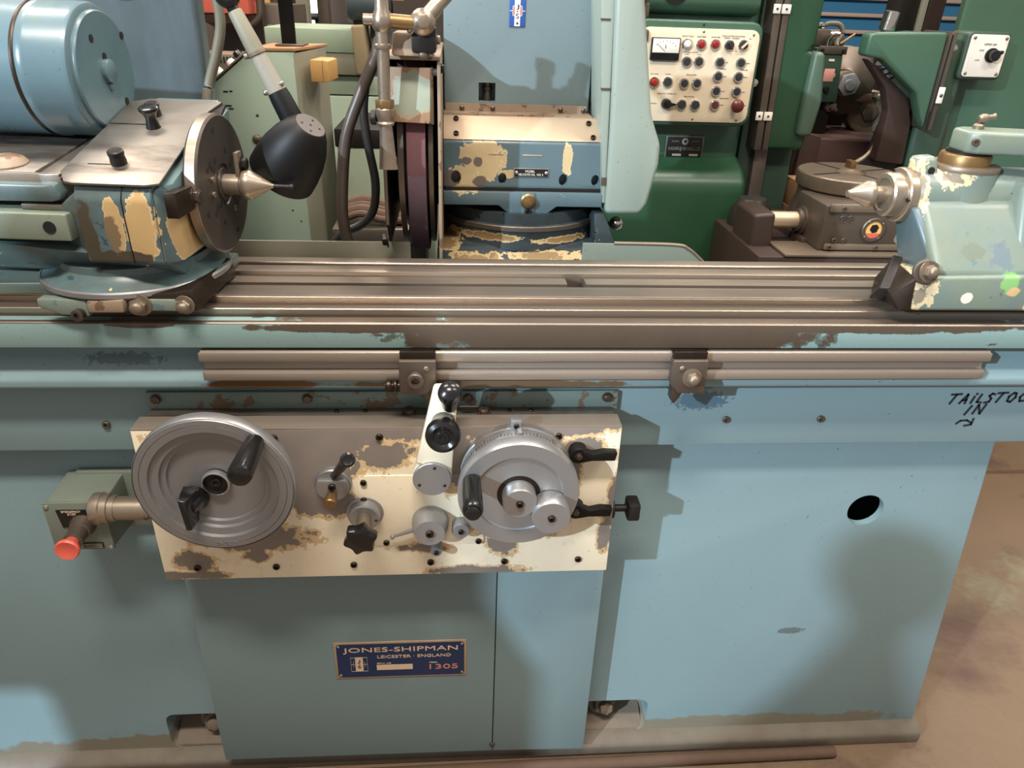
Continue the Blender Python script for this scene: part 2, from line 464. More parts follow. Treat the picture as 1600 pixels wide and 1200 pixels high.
def mesh_of(mb, name, mat, sharp=35):
    me = bpy.data.meshes.new(name)
    mb.bm.to_mesh(me)
    mb.bm.free()
    me.materials.append(M[mat] if isinstance(mat, str) else mat)
    me.polygons.foreach_set('use_smooth', [True] * len(me.polygons))
    me.set_sharp_from_angle(angle=math.radians(sharp))
    return me


def link(name, me, parent=None, world=None):
    o = bpy.data.objects.new(name, me)
    C.objects.link(o)
    wm = world or Matrix.Identity(4)
    if parent:
        o.parent = parent
        o.matrix_parent_inverse = W[parent].inverted()
    o.matrix_basis = wm
    W[o] = wm
    return o


def obj(name, mb, mat, parent=None, sharp=35):
    return link(name, mesh_of(mb, name, mat, sharp), parent)


def thing(name, label, cat, loc=(0, 0, 0), rotz=None, group=None):
    """an Empty at the thing's base; with rotz its parts are written in the thing's own axes"""
    o = bpy.data.objects.new(name, None)
    C.objects.link(o)
    o.empty_display_size = 0.05
    o.location = loc
    if rotz is not None:
        o.rotation_euler = (0, 0, rotz)
        W[o] = Matrix.Identity(4)
    else:
        W[o] = Matrix.Translation(loc)
    return tag(o, label, cat, group)


def tag(o, label, cat, group=None):
    o['label'] = label
    o['category'] = cat
    if group:
        o['group'] = group
    return o


def structure(o):
    o['kind'] = 'structure'
    return o


def cut(o, cutters):
    """take the cutters' shapes out of a mesh object"""
    for mb in cutters:
        cm = bpy.data.meshes.new('cut')
        bmesh.ops.recalc_face_normals(mb.bm, faces=mb.bm.faces)
        mb.bm.to_mesh(cm)
        mb.bm.free()
        co = bpy.data.objects.new('cut', cm)
        C.objects.link(co)
        md = o.modifiers.new('cut', 'BOOLEAN')
        md.operation = 'DIFFERENCE'
        md.solver = 'EXACT'
        md.object = co
        bpy.context.view_layer.update()
        dg = bpy.context.evaluated_depsgraph_get()
        me = bpy.data.meshes.new_from_object(o.evaluated_get(dg))
        o.modifiers.clear()
        old = o.data
        o.data = me
        me.name = old.name
        bpy.data.objects.remove(co)
        bpy.data.meshes.remove(cm)
    o.data.set_sharp_from_angle(angle=math.radians(35))
    return o


def facing(d):
    """matrix turning a shape modelled along +Z to point along d"""
    return Vector(d).to_track_quat('Z', 'Y').to_matrix().to_4x4()


_shared = {}


def shared(key, fn, mat):
    k = (key, mat)
    if k not in _shared:
        _shared[k] = mesh_of(fn(), key, mat)
    return _shared[k]


def socket_screw():      # unit: head radius 1
    return MB().lathe([(1.0, 0), (1.0, 0.75), (0.88, 0.9), (0.5, 0.9), (0.5, 0.35), (0, 0.35)], (0, 0, 0), (0, 0, 1), 14)


def hex_bolt():
    mb = MB().lathe([(1.35, 0), (1.35, 0.2), (1.1, 0.25)], (0, 0, 0), (0, 0, 1), 18)
    mb.prism([(1.1 * math.cos(PI / 3 * k + .3), 1.1 * math.sin(PI / 3 * k + .3)) for k in range(6)], 'xy', 0.2, 0.95, 0.06)
    mb.lathe([(0.8, 0.93), (0.7, 1.02), (0, 1.04)], (0, 0, 0), (0, 0, 1), 14)
    return mb


def dome_nut():
    mb = MB().lathe([(1.6, 0), (1.6, 0.25), (1.3, 0.3)], (0, 0, 0), (0, 0, 1), 20)
    mb.prism([(1.15 * math.cos(PI / 3 * k + .3), 1.15 * math.sin(PI / 3 * k + .3)) for k in range(6)], 'xy', 0.25, 1.1, 0.08)
    mb.lathe([(0.9, 1.05), (0.86, 1.4), (0.7, 1.65), (0.4, 1.8), (0, 1.85)], (0, 0, 0), (0, 0, 1), 18)
    return mb


def dome_screw():
    return MB().lathe([(1, 0), (0.95, 0.3), (0.7, 0.55), (0.3, 0.68), (0, 0.7)], (0, 0, 0), (0, 0, 1), 14)


def fix(kind, loc, r, parent, mat='bolt', d=(0, -1, 0), name=None):
    fn = {'socket_screw': socket_screw, 'hex_bolt': hex_bolt, 'dome_nut': dome_nut, 'screw': dome_screw}[kind]
    me = shared(kind, fn, mat)
    return link(name or kind, me, parent, Matrix.Translation(loc) @ facing(d) @ Matrix.Scale(r, 4))


def text(body, wd, ht, loc, mat, parent, name='lettering', m=None, th=0.0006):
    """words wd by ht centred at loc, facing -y (or placed by the matrix m)"""
    cu = bpy.data.curves.new('t', 'FONT')
    cu.body = body
    cu.extrude = 0.001
    cu.resolution_u = 3
    t = bpy.data.objects.new('t', cu)
    me = bpy.data.meshes.new_from_object(t)
    bpy.data.objects.remove(t)
    xs = [v.co.x for v in me.vertices]
    ys = [v.co.y for v in me.vertices]
    zs = [v.co.z for v in me.vertices]
    x0, x1, y0, y1 = min(xs), max(xs), min(ys), max(ys)
    mw = m or Matrix.Translation(loc) @ Matrix(((1, 0, 0, 0), (0, 0, -1, 0), (0, 1, 0, 0), (0, 0, 0, 1)))
    for v in me.vertices:
        v.co = mw @ Vector(((v.co.x - (x0 + x1) / 2) * wd / (x1 - x0), (v.co.y - (y0 + y1) / 2) * ht / (y1 - y0), (v.co.z > 0) * th))
    me.materials.clear()
    me.materials.append(M[mat])
    me.name = name
    return link(name, me, parent)


# ------------------------------------------------------------------ the setting
structure(obj('floor', MB().box(-6, 8, -3, 9.3, -0.1, 0), 'floor'))
structure(obj('wall_back', MB().box(-6, 8, 7.0, 7.2, 0, 5), 'wall'))
dr = structure(obj('door_1', MB().box(3.0, 5.6, 6.93, 6.99, 0, 3.2), 'shutter_blue'))
slat_me = mesh_of(MB().prism([(-0.055, 0.0), (-0.055, 0.11), (-0.02, 0.125), (-0.0, 0.125), (-0.0, 0.0)], 'yz', -1.27, 1.27), 'slat', 'shutter_blue')
lip_me = mesh_of(MB().box(-1.27, 1.27, -0.075, -0.03, -0.012, 0.022, 0.006), 'slat_lip', 'shutter_tan')
for k in range(20):
    s = link('slat', slat_me, dr, Matrix.Translation((4.3, 6.93, 0.1 + 0.15 * k)))
    link('slat_lip', lip_me, s, Matrix.Translation((4.3, 6.93, 0.1 + 0.15 * k)))
wn = structure(obj('window_1', MB().box(-1.50, -1.27, 6.9, 6.98, 1.15, 2.6), 'window_light'))
for x in (-1.52, -1.40, -1.30):
    obj('window_bar', MB().box(x, x + 0.025, 6.86, 6.9, 1.15, 2.6), 'wall', wn)

structure(obj('floor_joint', MB().box(1.6, 8, 1.075, 1.095, -0.02, 0.0012), 'brown_dirt'))

# ------------------------------------------------------------------ grinder base
base = thing('grinder_base', 'long blue cast iron machine base with a blue nameplate on its middle cover', 'machine base', (0, 0.25, 0))
lb = obj('lower_body', MB().prism([(-1.45, 0.03), (1.060, 0.03), (0.988, 0.84), (-1.45, 0.84)], 'xz', 0.035, 0.5, 0.006), 'blue', base)
cut(lb, [MB().cyl((0.780, 0.0, 0.653), (0.780, 0.2, 0.653), 0.035, n=40),
         MB().box(0.55, 0.9, 0.049, 0.44, 0.3, 0.78),
         MB().box(-0.611, -0.45, -0.05, 0.1, 0.046, 0.148, 0.018, 3),
         MB().box(0.2, 0.420, -0.05, 0.1, 0.044, 0.144, 0.022, 3)])
obj('hole_shadow_box', MB().box(0.56, 0.89, 0.40, 0.43, 0.31, 0.77), 'dark_void', base)
obj('foot_flange', MB().prism([(0.006, 0), (0.006, 0.028), (0.012, 0.034), (0.036, 0.046), (0.49, 0.046), (0.49, 0)], 'yz', -1.45, 1.066, 0.004), 'foot', base)
obj('upper_band', MB().box(-1.45, 1.3, 0, 0.5, 0.826, 0.9555, 0.004), 'blue', base)
obj('cover_panel', MB().prism([(-0.4875, 0.058), (0.0737, 0.054), (0.0737, 0.612), (-0.4875, 0.612)], 'xz', -0.010, 0.0345, 0.002), 'blue_panel', base)
obj('cover_panel', MB().prism([(0.0753, 0.054), (0.2745, 0.048), (0.2745, 0.612), (0.0753, 0.612)], 'xz', -0.010, 0.0345, 0.002), 'blue_panel', base)
for x, z in ((-0.525, 0.090), (0.326, 0.094)):
    ab = obj('anchor_bolt', MB().lathe([(0.033, 0), (0.033, 0.008), (0.028, 0.01)], (x, 0.082, z), (0.15, -1, 0.25), 24), 'dust', base)
    q = Matrix.Translation((x, 0.082, z)) @ facing((0.15, -1, 0.25))
    obj('hex_head', MB().prism([(0.025 * math.cos(PI / 3 * k + .5), 0.025 * math.sin(PI / 3 * k + .5)) for k in range(6)], 'xy', 0.008, 0.026, 0.002).prism(
        [(0.016 * math.cos(PI / 3 * k + .5), 0.016 * math.sin(PI / 3 * k + .5)) for k in range(6)], 'xy', 0.026, 0.040, 0.002).xform(q), 'dust', ab)
for x0, x1, z in ((-0.605, -0.47, 0.046), (0.272, 0.415, 0.044)):
    obj('pocket_grime', MB().hexa([(x0, 0.037, z), (x1, 0.037, z), (x1, 0.1, z), (x0, 0.1, z), (x0, 0.038, z + 0.004), (x1, 0.038, z + 0.004), (x1, 0.099, z + 0.03), (x0, 0.099, z + 0.03)]), 'dust', base)
for x, z in ((-0.557, 0.876), (0.456, 0.878), (0.622, 0.878), (-0.745, 0.876)):
    fix('socket_screw', (x, 0.002, z), 0.0065, base, 'iron_grey')
fix('screw', (0.0745, -0.010, 0.075), 0.006, base, 'bolt')

# nameplate
npl = obj('nameplate', MB().box(-0.238, 0.018, -0.0122, -0.010, 0.2935, 0.3915, 0.001).xform(Matrix.Identity(4)), 'plate_tan', base)
obj('nameplate_field', MB().prism([(-0.2335 + cx + 0.007 * math.cos(a), 0.298 + cz + 0.007 * math.sin(a)) for cx, cz, a0 in ((0.240, 0.082, 0), (0.007, 0.082, 90), (0.007, 0.007, 180), (0.240, 0.007, 270))
                                 for a in [math.radians(a0 + d) for d in (0, 30, 60, 90)]], 'xz', -0.0130, -0.012), 'navy', npl)
NY = -0.013
text('JONES-SHIPMAN', 0.222, 0.0155, (-0.110, NY, 0.37), 'print_tan', npl)
text('LEICESTER \u00b7 ENGLAND', 0.143, 0.0075, (-0.084, NY, 0.3525), 'print_tan', npl)
text('1305', 0.056, 0.0125, (-0.027, NY, 0.321), 'print_pink', npl)
text('MODEL', 0.016, 0.0028, (-0.047, NY, 0.333), 'print_tan', npl)
text('SERIAL NO.', 0.028, 0.0028, (-0.143, NY, 0.3345), 'print_tan', npl)
obj('serial_field', MB().box(-0.158, -0.088, NY - 0.0006, NY, 0.3165, 0.33), 'print_tan', npl)
obj('emblem_bar', MB().box(-0.199, -0.184, NY - 0.0006, NY, 0.314, 0.3525), 'print_tan', npl)
em = MB()
for a, b in (((-0.2075, 0.3145), (-0.2075, 0.3515)), ((-0.1755, 0.3145), (-0.1755, 0.3515)), ((-0.2075, 0.3515), (-0.1755, 0.3515)), ((-0.2075, 0.3145), (-0.1755, 0.3145)),
             ((-0.2075, 0.333), (-0.199, 0.333)), ((-0.184, 0.333), (-0.1755, 0.333)), ((-0.2025, 0.3255), (-0.2025, 0.3405)), ((-0.1805, 0.3255), (-0.1805, 0.3405))):
    em.ribbon([a, b], 0.0008, NY)
obj('emblem_frame', em, 'print_grey', npl)
text('J', 0.005, 0.0075, (-0.1915, NY - 0.0006, 0.3425), 'navy', npl)
text('S', 0.006, 0.0075, (-0.1915, NY - 0.0006, 0.327), 'navy', npl)
text('-', 0.004, 0.0015, (-0.1915, NY - 0.0006, 0.3355), 'navy', npl)
for x in (-0.229, 0.009):
    for z in (0.304, 0.382):
        fix('screw', (x, NY, z), 0.0028, npl, 'chrome')

# handwriting in marker on the upper band
hw = MB()
LW = 0.0038


def pen(x, z, sx, sz, strokes, slant=0.22):
    for st in strokes:
        hw.ribbon([(x + (u + slant * v) * sx, z + v * sz) for u, v in st], LW, 0.0)


T_ = [[(-0.3, 1), (0.75, 1.05)], [(0.25, 1), (0.0, 0)]]
A_ = [[(0, 0), (0.45, 1), (0.6, 0)], [(0.15, 0.35), (0.6, 0.4)]]
I_ = [[(0.2, 0.75), (0.15, 0)], [(0.3, 0.95), (0.32, 1.05)]]
L_ = [[(0.2, 0.95), (0.1, 0.1), (0.6, 0.05)]]
S_ = [[(0.7, 0.9), (0.35, 1), (0.15, 0.75), (0.5, 0.45), (0.45, 0.1), (0.0, 0.0)]]
O_ = [[(0.35, 1), (0.0, 0.6), (0.1, 0.1), (0.45, 0.0), (0.75, 0.5), (0.6, 0.95), (0.35, 1)]]
C_ = [[(0.65, 0.9), (0.3, 1), (0.0, 0.5), (0.2, 0.05), (0.6, 0.1)]]
K_ = [[(0.1, 1), (0, 0)], [(0.6, 1), (0.1, 0.5), (0.6, 0)]]
N_ = [[(0, 0), (0.1, 1), (0.65, 0), (0.75, 1.05)]]
for x, g in zip((0.845, 0.862, 0.880, 0.891, 0.907, 0.928, 0.946, 0.967, 0.988), (T_, A_, I_, L_, S_, T_, O_, C_, K_)):
    pen(x, 0.906 + (x - 0.845) * 0.03, 0.017, 0.018, g)
pen(0.879, 0.884, 0.016, 0.018, [[(0.3, 1), (0, 0)]])
pen(0.893, 0.886, 0.020, 0.018, N_)
hw.ribbon([(0.870, 0.866), (0.876, 0.872), (0.888, 0.873), (0.898, 0.867)], 0.0036, 0.0)
hw.ribbon([(0.899, 0.876), (0.898, 0.864), (0.886, 0.862)], 0.0036, 0.0)
obj('handwriting', hw, 'ink', base)

# chips, rear bed and splash guards behind the table
obj('rear_bed', MB().box(-0.04, 0.34, 0.505, 0.85, 0.3, 1.018, 0.01), 'grease', base)
obj('front_bed', MB().box(-1.3, 1.2, 0.19, 0.40, 0.955, 1.0), 'black_iron', base)
obj('splash_guard', MB().box(-1.2, -0.085, 0.296, 0.300, 0.95, 1.090, 0.001), 'olive_grey', base)
obj('splash_guard', MB().prism([(0.24, 0.95), (0.5, 0.95), (0.49, 1.045), (0.472, 1.062), (0.446, 1.082), (0.418, 1.090), (0.24, 1.092)], 'xz', 0.296, 0.301, 0.001), 'grey_green', base)
obj('guard_bead', MB().tube([(0.30, 0.298, 1.092), (0.418, 0.298, 1.090), (0.446, 0.298, 1.082), (0.472, 0.298, 1.062), (0.49, 0.298, 1.045)], 0.0035, 8), 'iron_light', base)

# ------------------------------------------------------------------ sliding table
tab = thing('sliding_table', 'long grinder table with bare steel slotted top and blue front edge', 'machine table', (0, 0.05, 0.956))
XL, XR = -1.3, 1.28
obj('lower_table', MB().prism([(-0.032, 0.957), (-0.037, 0.962), (-0.037, 0.973), (-0.032, 0.980), (-0.010, 1.008), (0.0, 1.031), (0.17, 1.031), (0.17, 0.957)], 'yz', XL, XR, 0.003, 3, 0.2), 'blue', tab)
obj('table_front', MB().prism([(-0.05, 1.0335), (-0.05, 1.0715), (-0.02, 1.0715), (-0.02, 1.0335)], 'yz', XL, XR, 0.002), 'blue_table', tab)
obj('table_core', MB().box(XL, XR, -0.02, 0.188, 1.0335, 1.058), 'steel_dark', tab)
obj('front_lip', MB().prism([(-0.0495, 1.0716), (-0.047, 1.0735), (-0.041, 1.0735), (-0.039, 1.066), (-0.0495, 1.066)], 'yz', XL, XR), 'steel', tab)
obj('gutter', MB().prism([(-0.041, 1.05), (-0.041, 1.0665), (-0.030, 1.0655), (-0.028, 1.0625), (-0.016, 1.0615), (-0.016, 1.05)], 'yz', XL, XR), 'steel_dark', tab)
obj('front_ledge', MB().prism([(-0.0145, 1.05), (-0.0145, 1.0805), (-0.0135, 1.0815), (0.010, 1.0815), (0.010, 1.05)], 'yz', XL, XR), 'steel_light', tab)
obj('middle_way', MB().prism([(0.0088, 1.05), (0.0088, 1.083), (0.004, 1.0925), (0.006, 1.0945), (0.0495, 1.0945), (0.0495, 1.05)], 'yz', XL, XR), 'steel', tab)
obj('middle_way_edge', MB().box(XL, XR, 0.0045, 0.0085, 1.0935, 1.0955, 0.0006), 'steel_light', tab)
for a, b in ((XL, 0.178), (0.209, XR)):
    obj('slot_way', MB().prism([(0.062, 1.06), (0.062, 1.0945), (0.089, 1.0945), (0.089, 1.06)], 'yz', a, b), 'steel_light', tab)
    obj('slot_slope', MB().prism([(0.0892, 1.06), (0.0892, 1.0945), (0.1115, 1.088), (0.1115, 1.06)], 'yz', a, b), 'steel', tab)
obj('slot_floor', MB().box(XL, XR, 0.045, 0.19, 1.057, 1.066), 'steel_dark', tab)
obj('rear_way', MB().prism([(0.1145, 1.06), (0.1145, 1.0945), (0.146, 1.0945), (0.146, 1.06)], 'yz', XL, XR, 0.001), 'steel_light', tab)
obj('rear_lip', MB().prism([(0.161, 1.06), (0.161, 1.0925), (0.163, 1.0945), (0.188, 1.0945), (0.188, 1.03), (0.161, 1.03)], 'yz', XL, XR, 0.001), 'steel_light', tab)

# stop rail along the front with its two dogs
rl = obj('stop_rail', MB().prism([(-0.052, 1.0115), (-0.052, 1.026), (-0.048, 1.029), (-0.03, 1.029), (-0.005, 1.029), (-0.02, 0.981), (-0.052, 0.981), (-0.052, 0.9945), (-0.042, 0.9965), (-0.040, 1.0095)], 'yz', -0.374, 0.8445, 0.0012), 'rail_steel', tab)
obj('rail_flange', MB().box(-0.376, 0.846, -0.0535, -0.046, 1.0125, 1.0265, 0.0015), 'rail_steel', rl)
obj('rail_flange', MB().box(-0.371, 0.838, -0.0535, -0.046, 0.9815, 0.9940, 0.0015), 'rail_steel', rl)
obj('rail_cap', MB().box(-0.34, -0.24, -0.040, -0.012, 1.0285, 1.0315), 'iron_grey', tab)
for nm, x, lab, dom in (('left', -0.0575, 'square steel trip dog with a round socket screw and side bolts on the stop rail', 0), ('right', 0.3545, 'square steel trip dog with a domed hex nut on the stop rail', 1)):
    dg = thing('trip_dog', lab, 'trip dog', (x, -0.055, 0.966), group='trip dogs on the stop rail')
    w2, zt, zb = 0.0275, 1.0225, 0.9665
    sg = 1 if not dom else -1
    poly = [(x - sg * w2, zb + (0 if not dom else 0)), (x + sg * (w2 - 0.014), zb), (x + sg * w2, zb + 0.016), (x + sg * w2, zt), (x - sg * w2, zt)]
    obj('body', MB().prism(poly, 'xz', -0.072, -0.054, 0.0025), 'iron_grey', dg)
    obj('top_clip', MB().box(x - w2 * 0.95, x + w2 * 0.95, -0.060, -0.036, 1.0295, 1.0330, 0.0006).box(x - w2 * 0.95, x + w2 * 0.95, -0.064, -0.0542, 1.015, 1.034, 0.001), 'steel_dark', dg)
    obj('tooth', MB().prism([(x + sg * 0.003, zb + 0.004), (x + sg * 0.0235, zb + 0.012), (x + sg * 0.0235, zb - 0.012), (x + sg * 0.016, zb - 0.020)], 'xz', -0.068, -0.052, 0.001), 'bolt', dg)
    fix('screw', (x + sg * 0.013, -0.072, zt - 0.012), 0.0045, dg, 'iron_light')
    if dom:
        fix('dome_nut', (x + 0.004, -0.072, 0.995), 0.0095, dg, 'iron_light')
    else:
        fix('socket_screw', (x - 0.003, -0.072, 0.994), 0.0125, dg, 'iron_grey')
        obj('side_bolt', MB().cyl((x - w2, -0.062, 0.977), (x - w2 - 0.022, -0.062, 0.977), 0.0055).cyl((x - w2 - 0.003, -0.062, 0.977), (x - w2 - 0.010, -0.062, 0.977), 0.010, ch=0.002).cyl((x - w2 - 0.012, -0.062, 0.977), (x - w2 - 0.021, -0.062, 0.977), 0.010, ch=0.002), 'steel_dark', dg)

# ------------------------------------------------------------------ control apron and its controls
ap = thing('control_apron', 'cream painted control apron, flaking to grey metal, with handwheels', 'control panel', (-0.11, -0.035, 0.615))
obj('mounting_flange', MB().box(-0.483, 0.264, -0.008, -0.0002, 0.904, 0.9375, 0.001), 'blue_flange', ap)
obj('housing', MB().box(-0.480, 0.256, -0.036, -0.001, 0.63, 0.9085, 0.002), 'steel_top', ap)
obj('top_bar', MB().box(-0.4865, 0.2590, -0.0745, -0.0362, 0.898, 0.9115, 0.0015), 'rail_steel', ap)
fp = obj('face_plate', MB().prism([(-0.4865, 0.6165), (0.2610, 0.6165), (0.2590, 0.9085), (-0.4865, 0.9085)], 'xz', -0.0750, -0.0365, 0.0015), 'cream', ap)
for x in (-0.4685, -0.2359, 0.0181, 0.2457):
    fix('hex_bolt', (x, -0.008, 0.9267), 0.0065, ap, 'bolt')
for x, z in ((-0.2775, .895), (-0.1184, .895), (0.0461, .893), (0.1595, .894), (-0.431, .642), (-0.3025, .641), (-0.174, .642), (-0.0447, .644), (0.081, .643), (0.2086, .644)):
    fix('socket_screw', (x, -0.0735, z), 0.0058, ap, 'steel_dark')
obj('raised_plate', MB().prism([(-0.157, 0.690), (-0.150, 0.683), (0.038, 0.683), (0.045, 0.690), (0.045, 0.817), (0.038, 0.824), (-0.157, 0.824)], 'xz', -0.0775, -0.0745, 0.001), 'cream', ap)
for x, z in ((-0.1477, 0.812), (-0.149, 0.778), (0.034, 0.811), (0.036, 0.690), (-0.117, 0.690)):
    fix('socket_screw', (x, -0.0765, z), 0.0052, ap, 'steel_dark')
for x, y in ((-0.075, -0.03), (0.043, -0.028)):
    fix('hex_bolt', (x, y, 0.911), 0.0085, ap, 'bolt', d=(0, -0.2, 1))
obj('stop_pin', MB().cyl((-0.04, -0.03, 0.925), (-0.012, -0.03, 0.925), 0.0025).cyl((0.005, -0.03, 0.922), (0.035, -0.03, 0.922), 0.0025), 'steel_dark', ap)
for x in (-0.19, -0.145, 0.085, 0.12):
    fix('socket_screw', (x, -0.02, 0.9075), 0.004, ap, 'steel_dark', d=(0, 0, 1))


def D(x, y, z):
    return (x, y, z)


# table traverse handwheel
hc = (-0.351, -0.075, 0.858)
hw1 = obj('traverse_handwheel', MB().lathe([(0.108, 0.052), (0.1135, 0.055), (0.1135, 0.072), (0.1115, 0.0745), (0.104, 0.0748), (0.1036, 0.0735), (0.1030, 0.0748), (0.0925, 0.0745), (0.0912, 0.0690), (0.0790, 0.0685),
                                     (0.0778, 0.0630), (0.0705, 0.0628), (0.0695, 0.0580), (0.020, 0.0575), (0.020, 0.045), (0.1, 0.045)], hc, (0, -1, 0), 72), 'alu_dark', ap, 25)
obj('wheel_rim', MB().lathe([(0.1136, 0.054), (0.1150, 0.056), (0.1150, 0.071), (0.1136, 0.0735)], hc, (0, -1, 0), 72, False), 'alu', hw1)
obj('wheel_shaft', MB().cyl((hc[0], -0.07, hc[2]), (hc[0], -0.126, hc[2]), 0.03), 'steel_dark', hw1)
obj('hub_ring', MB().lathe([(0.0178, 0.060), (0.0205, 0.060), (0.0205, 0.0665), (0.0178, 0.0682), (0.0178, 0.060)], hc, (0, -1, 0), 32, False), 'alu', hw1)
obj('hub', MB().lathe([(0.0172, 0.055), (0.0172, 0.066), (0.0170, 0.068), (0.0165, 0.066), (0.0165, 0.062), (0.008, 0.062), (0.007, 0.065), (0.004, 0.065), (0.003, 0.062), (0, 0.062)], hc, (0, -1, 0), 32), 'black_iron', hw1)
hx, hz = -0.2825, 0.9355
obj('spinner_handle', MB().lathe([(0.0115, 0.0), (0.0135, 0.004), (0.0155, 0.05), (0.0165, 0.082), (0.0155, 0.088), (0.012, 0.091), (0.006, 0.092), (0, 0.092)], (hx, -0.149, hz), (0, -1, 0.02), 28), 'black_plastic', hw1)
kx, kz = -0.3835, 0.8330
obj('clutch_knob', MB().lathe([(0.021, 0.0), (0.021, 0.004), (0.015, 0.016), (0.009, 0.026), (0, 0.028)], (kx - 0.003, -0.1355, kz - 0.003), (0, -1, 0), 26).hexa(
    [(kx - 0.010, -0.146, kz - 0.034), (kx + 0.002, -0.146, kz - 0.036), (kx + 0.012, -0.146, kz + 0.022), (kx - 0.012, -0.146, kz + 0.026), (kx - 0.006, -0.180, kz - 0.030), (kx + 0.002, -0.180, kz - 0.030), (kx - 0.002, -0.176, kz + 0.018), (kx - 0.012, -0.176, kz + 0.020)], 0.002), 'black_plastic', hw1)
text('EN 23 D', 0.032, 0.0055, (0, 0, 0), 'alu', hw1, 'stamping', Matrix.Translation((hc[0] + 0.004, -0.1502, hc[2] - 0.103)) @ Matrix(((1, 0, 0, 0), (0, 0, -1, 0), (0, 1, 0, 0), (0, 0, 0, 1))))

# selector with a small lever
sx, sz = -0.194, 0.8135
sel = obj('selector_disc', MB().lathe([(0.0285, 0.0), (0.0285, 0.010), (0.027, 0.012), (0, 0.012)], (sx, -0.075, sz), (0, -1, 0), 32), 'alu_dark', ap)
obj('selector_face', MB().prism([(sx + 0.0255 * math.cos(math.radians(a)), sz + 0.0255 * math.sin(math.radians(a))) for a in list(range(150, 400, 10))], 'xz', -0.093, -0.0865, 0.0008), 'alu', sel)
obj('lever_handle', MB().cyl((sx + 0.004, -0.09, sz + 0.020), (sx + 0.034, -0.136, sz + 0.080), 0.0060, 0.0085, ch=0.001).lathe([(0.0085, 0), (0.0110, 0.002), (0.0110, 0.008), (0.008, 0.010), (0.004, 0.009), (0, 0.009)], (sx + 0.0335, -0.135, sz + 0.0790), (0.30, -0.75, 0.55), 20), 'black_plastic', sel)
obj('plunger', MB().lathe([(0.0085, 0), (0.0085, 0.012), (0.0105, 0.013), (0.0105, 0.022), (0.009, 0.024), (0, 0.024)], (sx - 0.002, -0.090, sz - 0.015), (0, -1, -0.1), 20), 'brass', sel)
fix('socket_screw', (sx, -0.092, sz + 0.002), 0.006, sel, 'steel_dark')

# star knob
tx, tz = -0.1485, 0.7525
stk = obj('star_knob_base', MB().lathe([(0.030, 0.0), (0.030, 0.003), (0.0265, 0.004), (0.0245, 0.016), (0.022, 0.018), (0, 0.018)], (tx, -0.075, tz), (0, -1, 0), 32), 'alu', ap)
obj('knob_shaft', MB().cyl((tx, -0.09, tz), (tx, -0.132, tz), 0.0115), 'iron_light', stk)
obj('star_knob', MB().prism([((0.029 if k % 2 == 0 else 0.0205) * math.cos(2 * PI * k / 12 + 0.26) + tx, (0.029 if k % 2 == 0 else 0.0205) * math.sin(2 * PI * k / 12 + 0.26) + tz) for k in range(12)], 'xz', -0.152, -0.131, 0.005, 2, 0.3), 'black_plastic', stk)
fix('screw', (tx + 0.019, -0.092, tz - 0.004), 0.003, stk, 'bolt')

# pointer dial
px_, pz_ = -0.0435, 0.7345
pd = obj('pointer_dial', MB().lathe([(0.0300, 0.0), (0.0300, 0.010), (0.0285, 0.020), (0.0245, 0.032), (0.024, 0.034), (0, 0.034)], (px_, -0.077, pz_), (0, -1, 0), 40), 'alu', ap)
obj('pointer', MB().cyl((px_ - 0.024, -0.092, pz_ - 0.006), (px_ - 0.060, -0.090, pz_ - 0.022), 0.0042, 0.0022).lathe([(0, -0.004), (0.003, -0.003), (0.004, 0), (0.003, 0.003), (0, 0.004)], (px_ - 0.062, -0.090, pz_ - 0.023), (0, -1, 0), 12), 'alu', pd)
fix('socket_screw', (px_, -0.110, pz_), 0.0065, pd, 'steel_dark')
fix('screw', (px_ + 0.026, -0.094, pz_ - 0.004), 0.003, pd, 'bolt')
sk = obj('small_knob', MB().lathe([(0.0135, 0), (0.0150, 0.003), (0.0150, 0.020), (0.0138, 0.022), (0, 0.022)], (0.0065, -0.077, 0.7275), (0, -1, 0), 28), 'alu_dark', ap)
fix('socket_screw', (0.0065, -0.0985, 0.7275), 0.0045, sk, 'steel_dark')
sk2 = obj('small_knob', MB().lathe([(0.0095, 0), (0.0095, 0.020), (0.0085, 0.022), (0, 0.022)], (-0.034, -0.077, 0.685), (0, -1, 0), 24), 'alu_dark', ap)
fix('socket_screw', (-0.034, -0.0985, 0.685), 0.004, sk2, 'steel_dark')

# reversing lever
la = obj('reversing_lever', MB().hexa([(-0.068, -0.077, 0.8365), (-0.008, -0.077, 0.8365), (-0.008, -0.100, 0.8365), (-0.068, -0.100, 0.8365),
                                 (-0.0335, -0.077, 0.990), (0.002, -0.077, 0.992), (0.002, -0.108, 0.992), (-0.0335, -0.108, 0.990)], 0.004).lathe([(0.0305, 0), (0.0305, 0.026), (0.0295, 0.027), (0, 0.027)], (-0.038, -0.075, 0.8365), (0, -1, 0), 36), 'cream_lever', ap)
obj('pivot_cover', MB().lathe([(0.0300, 0), (0.0300, 0.005), (0.0290, 0.006), (0, 0.006)], (-0.038, -0.1018, 0.8365), (0, -1, 0), 36), 'alu', la)
for a in (80, 205, 330):
    fix('screw', (-0.038 + 0.022 * math.cos(math.radians(a)), -0.1078, 0.8365 + 0.022 * math.sin(math.radians(a))), 0.0026, la, 'steel_dark')
obj('lower_knob', MB().lathe([(0.014, 0.0), (0.018, 0.004), (0.018, 0.014), (0.021, 0.026), (0.0252, 0.040), (0.0258, 0.048), (0.0240, 0.054), (0.0185, 0.057), (0.0150, 0.055), (0.0125, 0.053), (0.009, 0.053), (0.0085, 0.055), (0.005, 0.055), (0.004, 0.053), (0, 0.053)], (-0.0195, -0.103, 0.938), (0, -1, 0.10), 36), 'black_plastic', la)
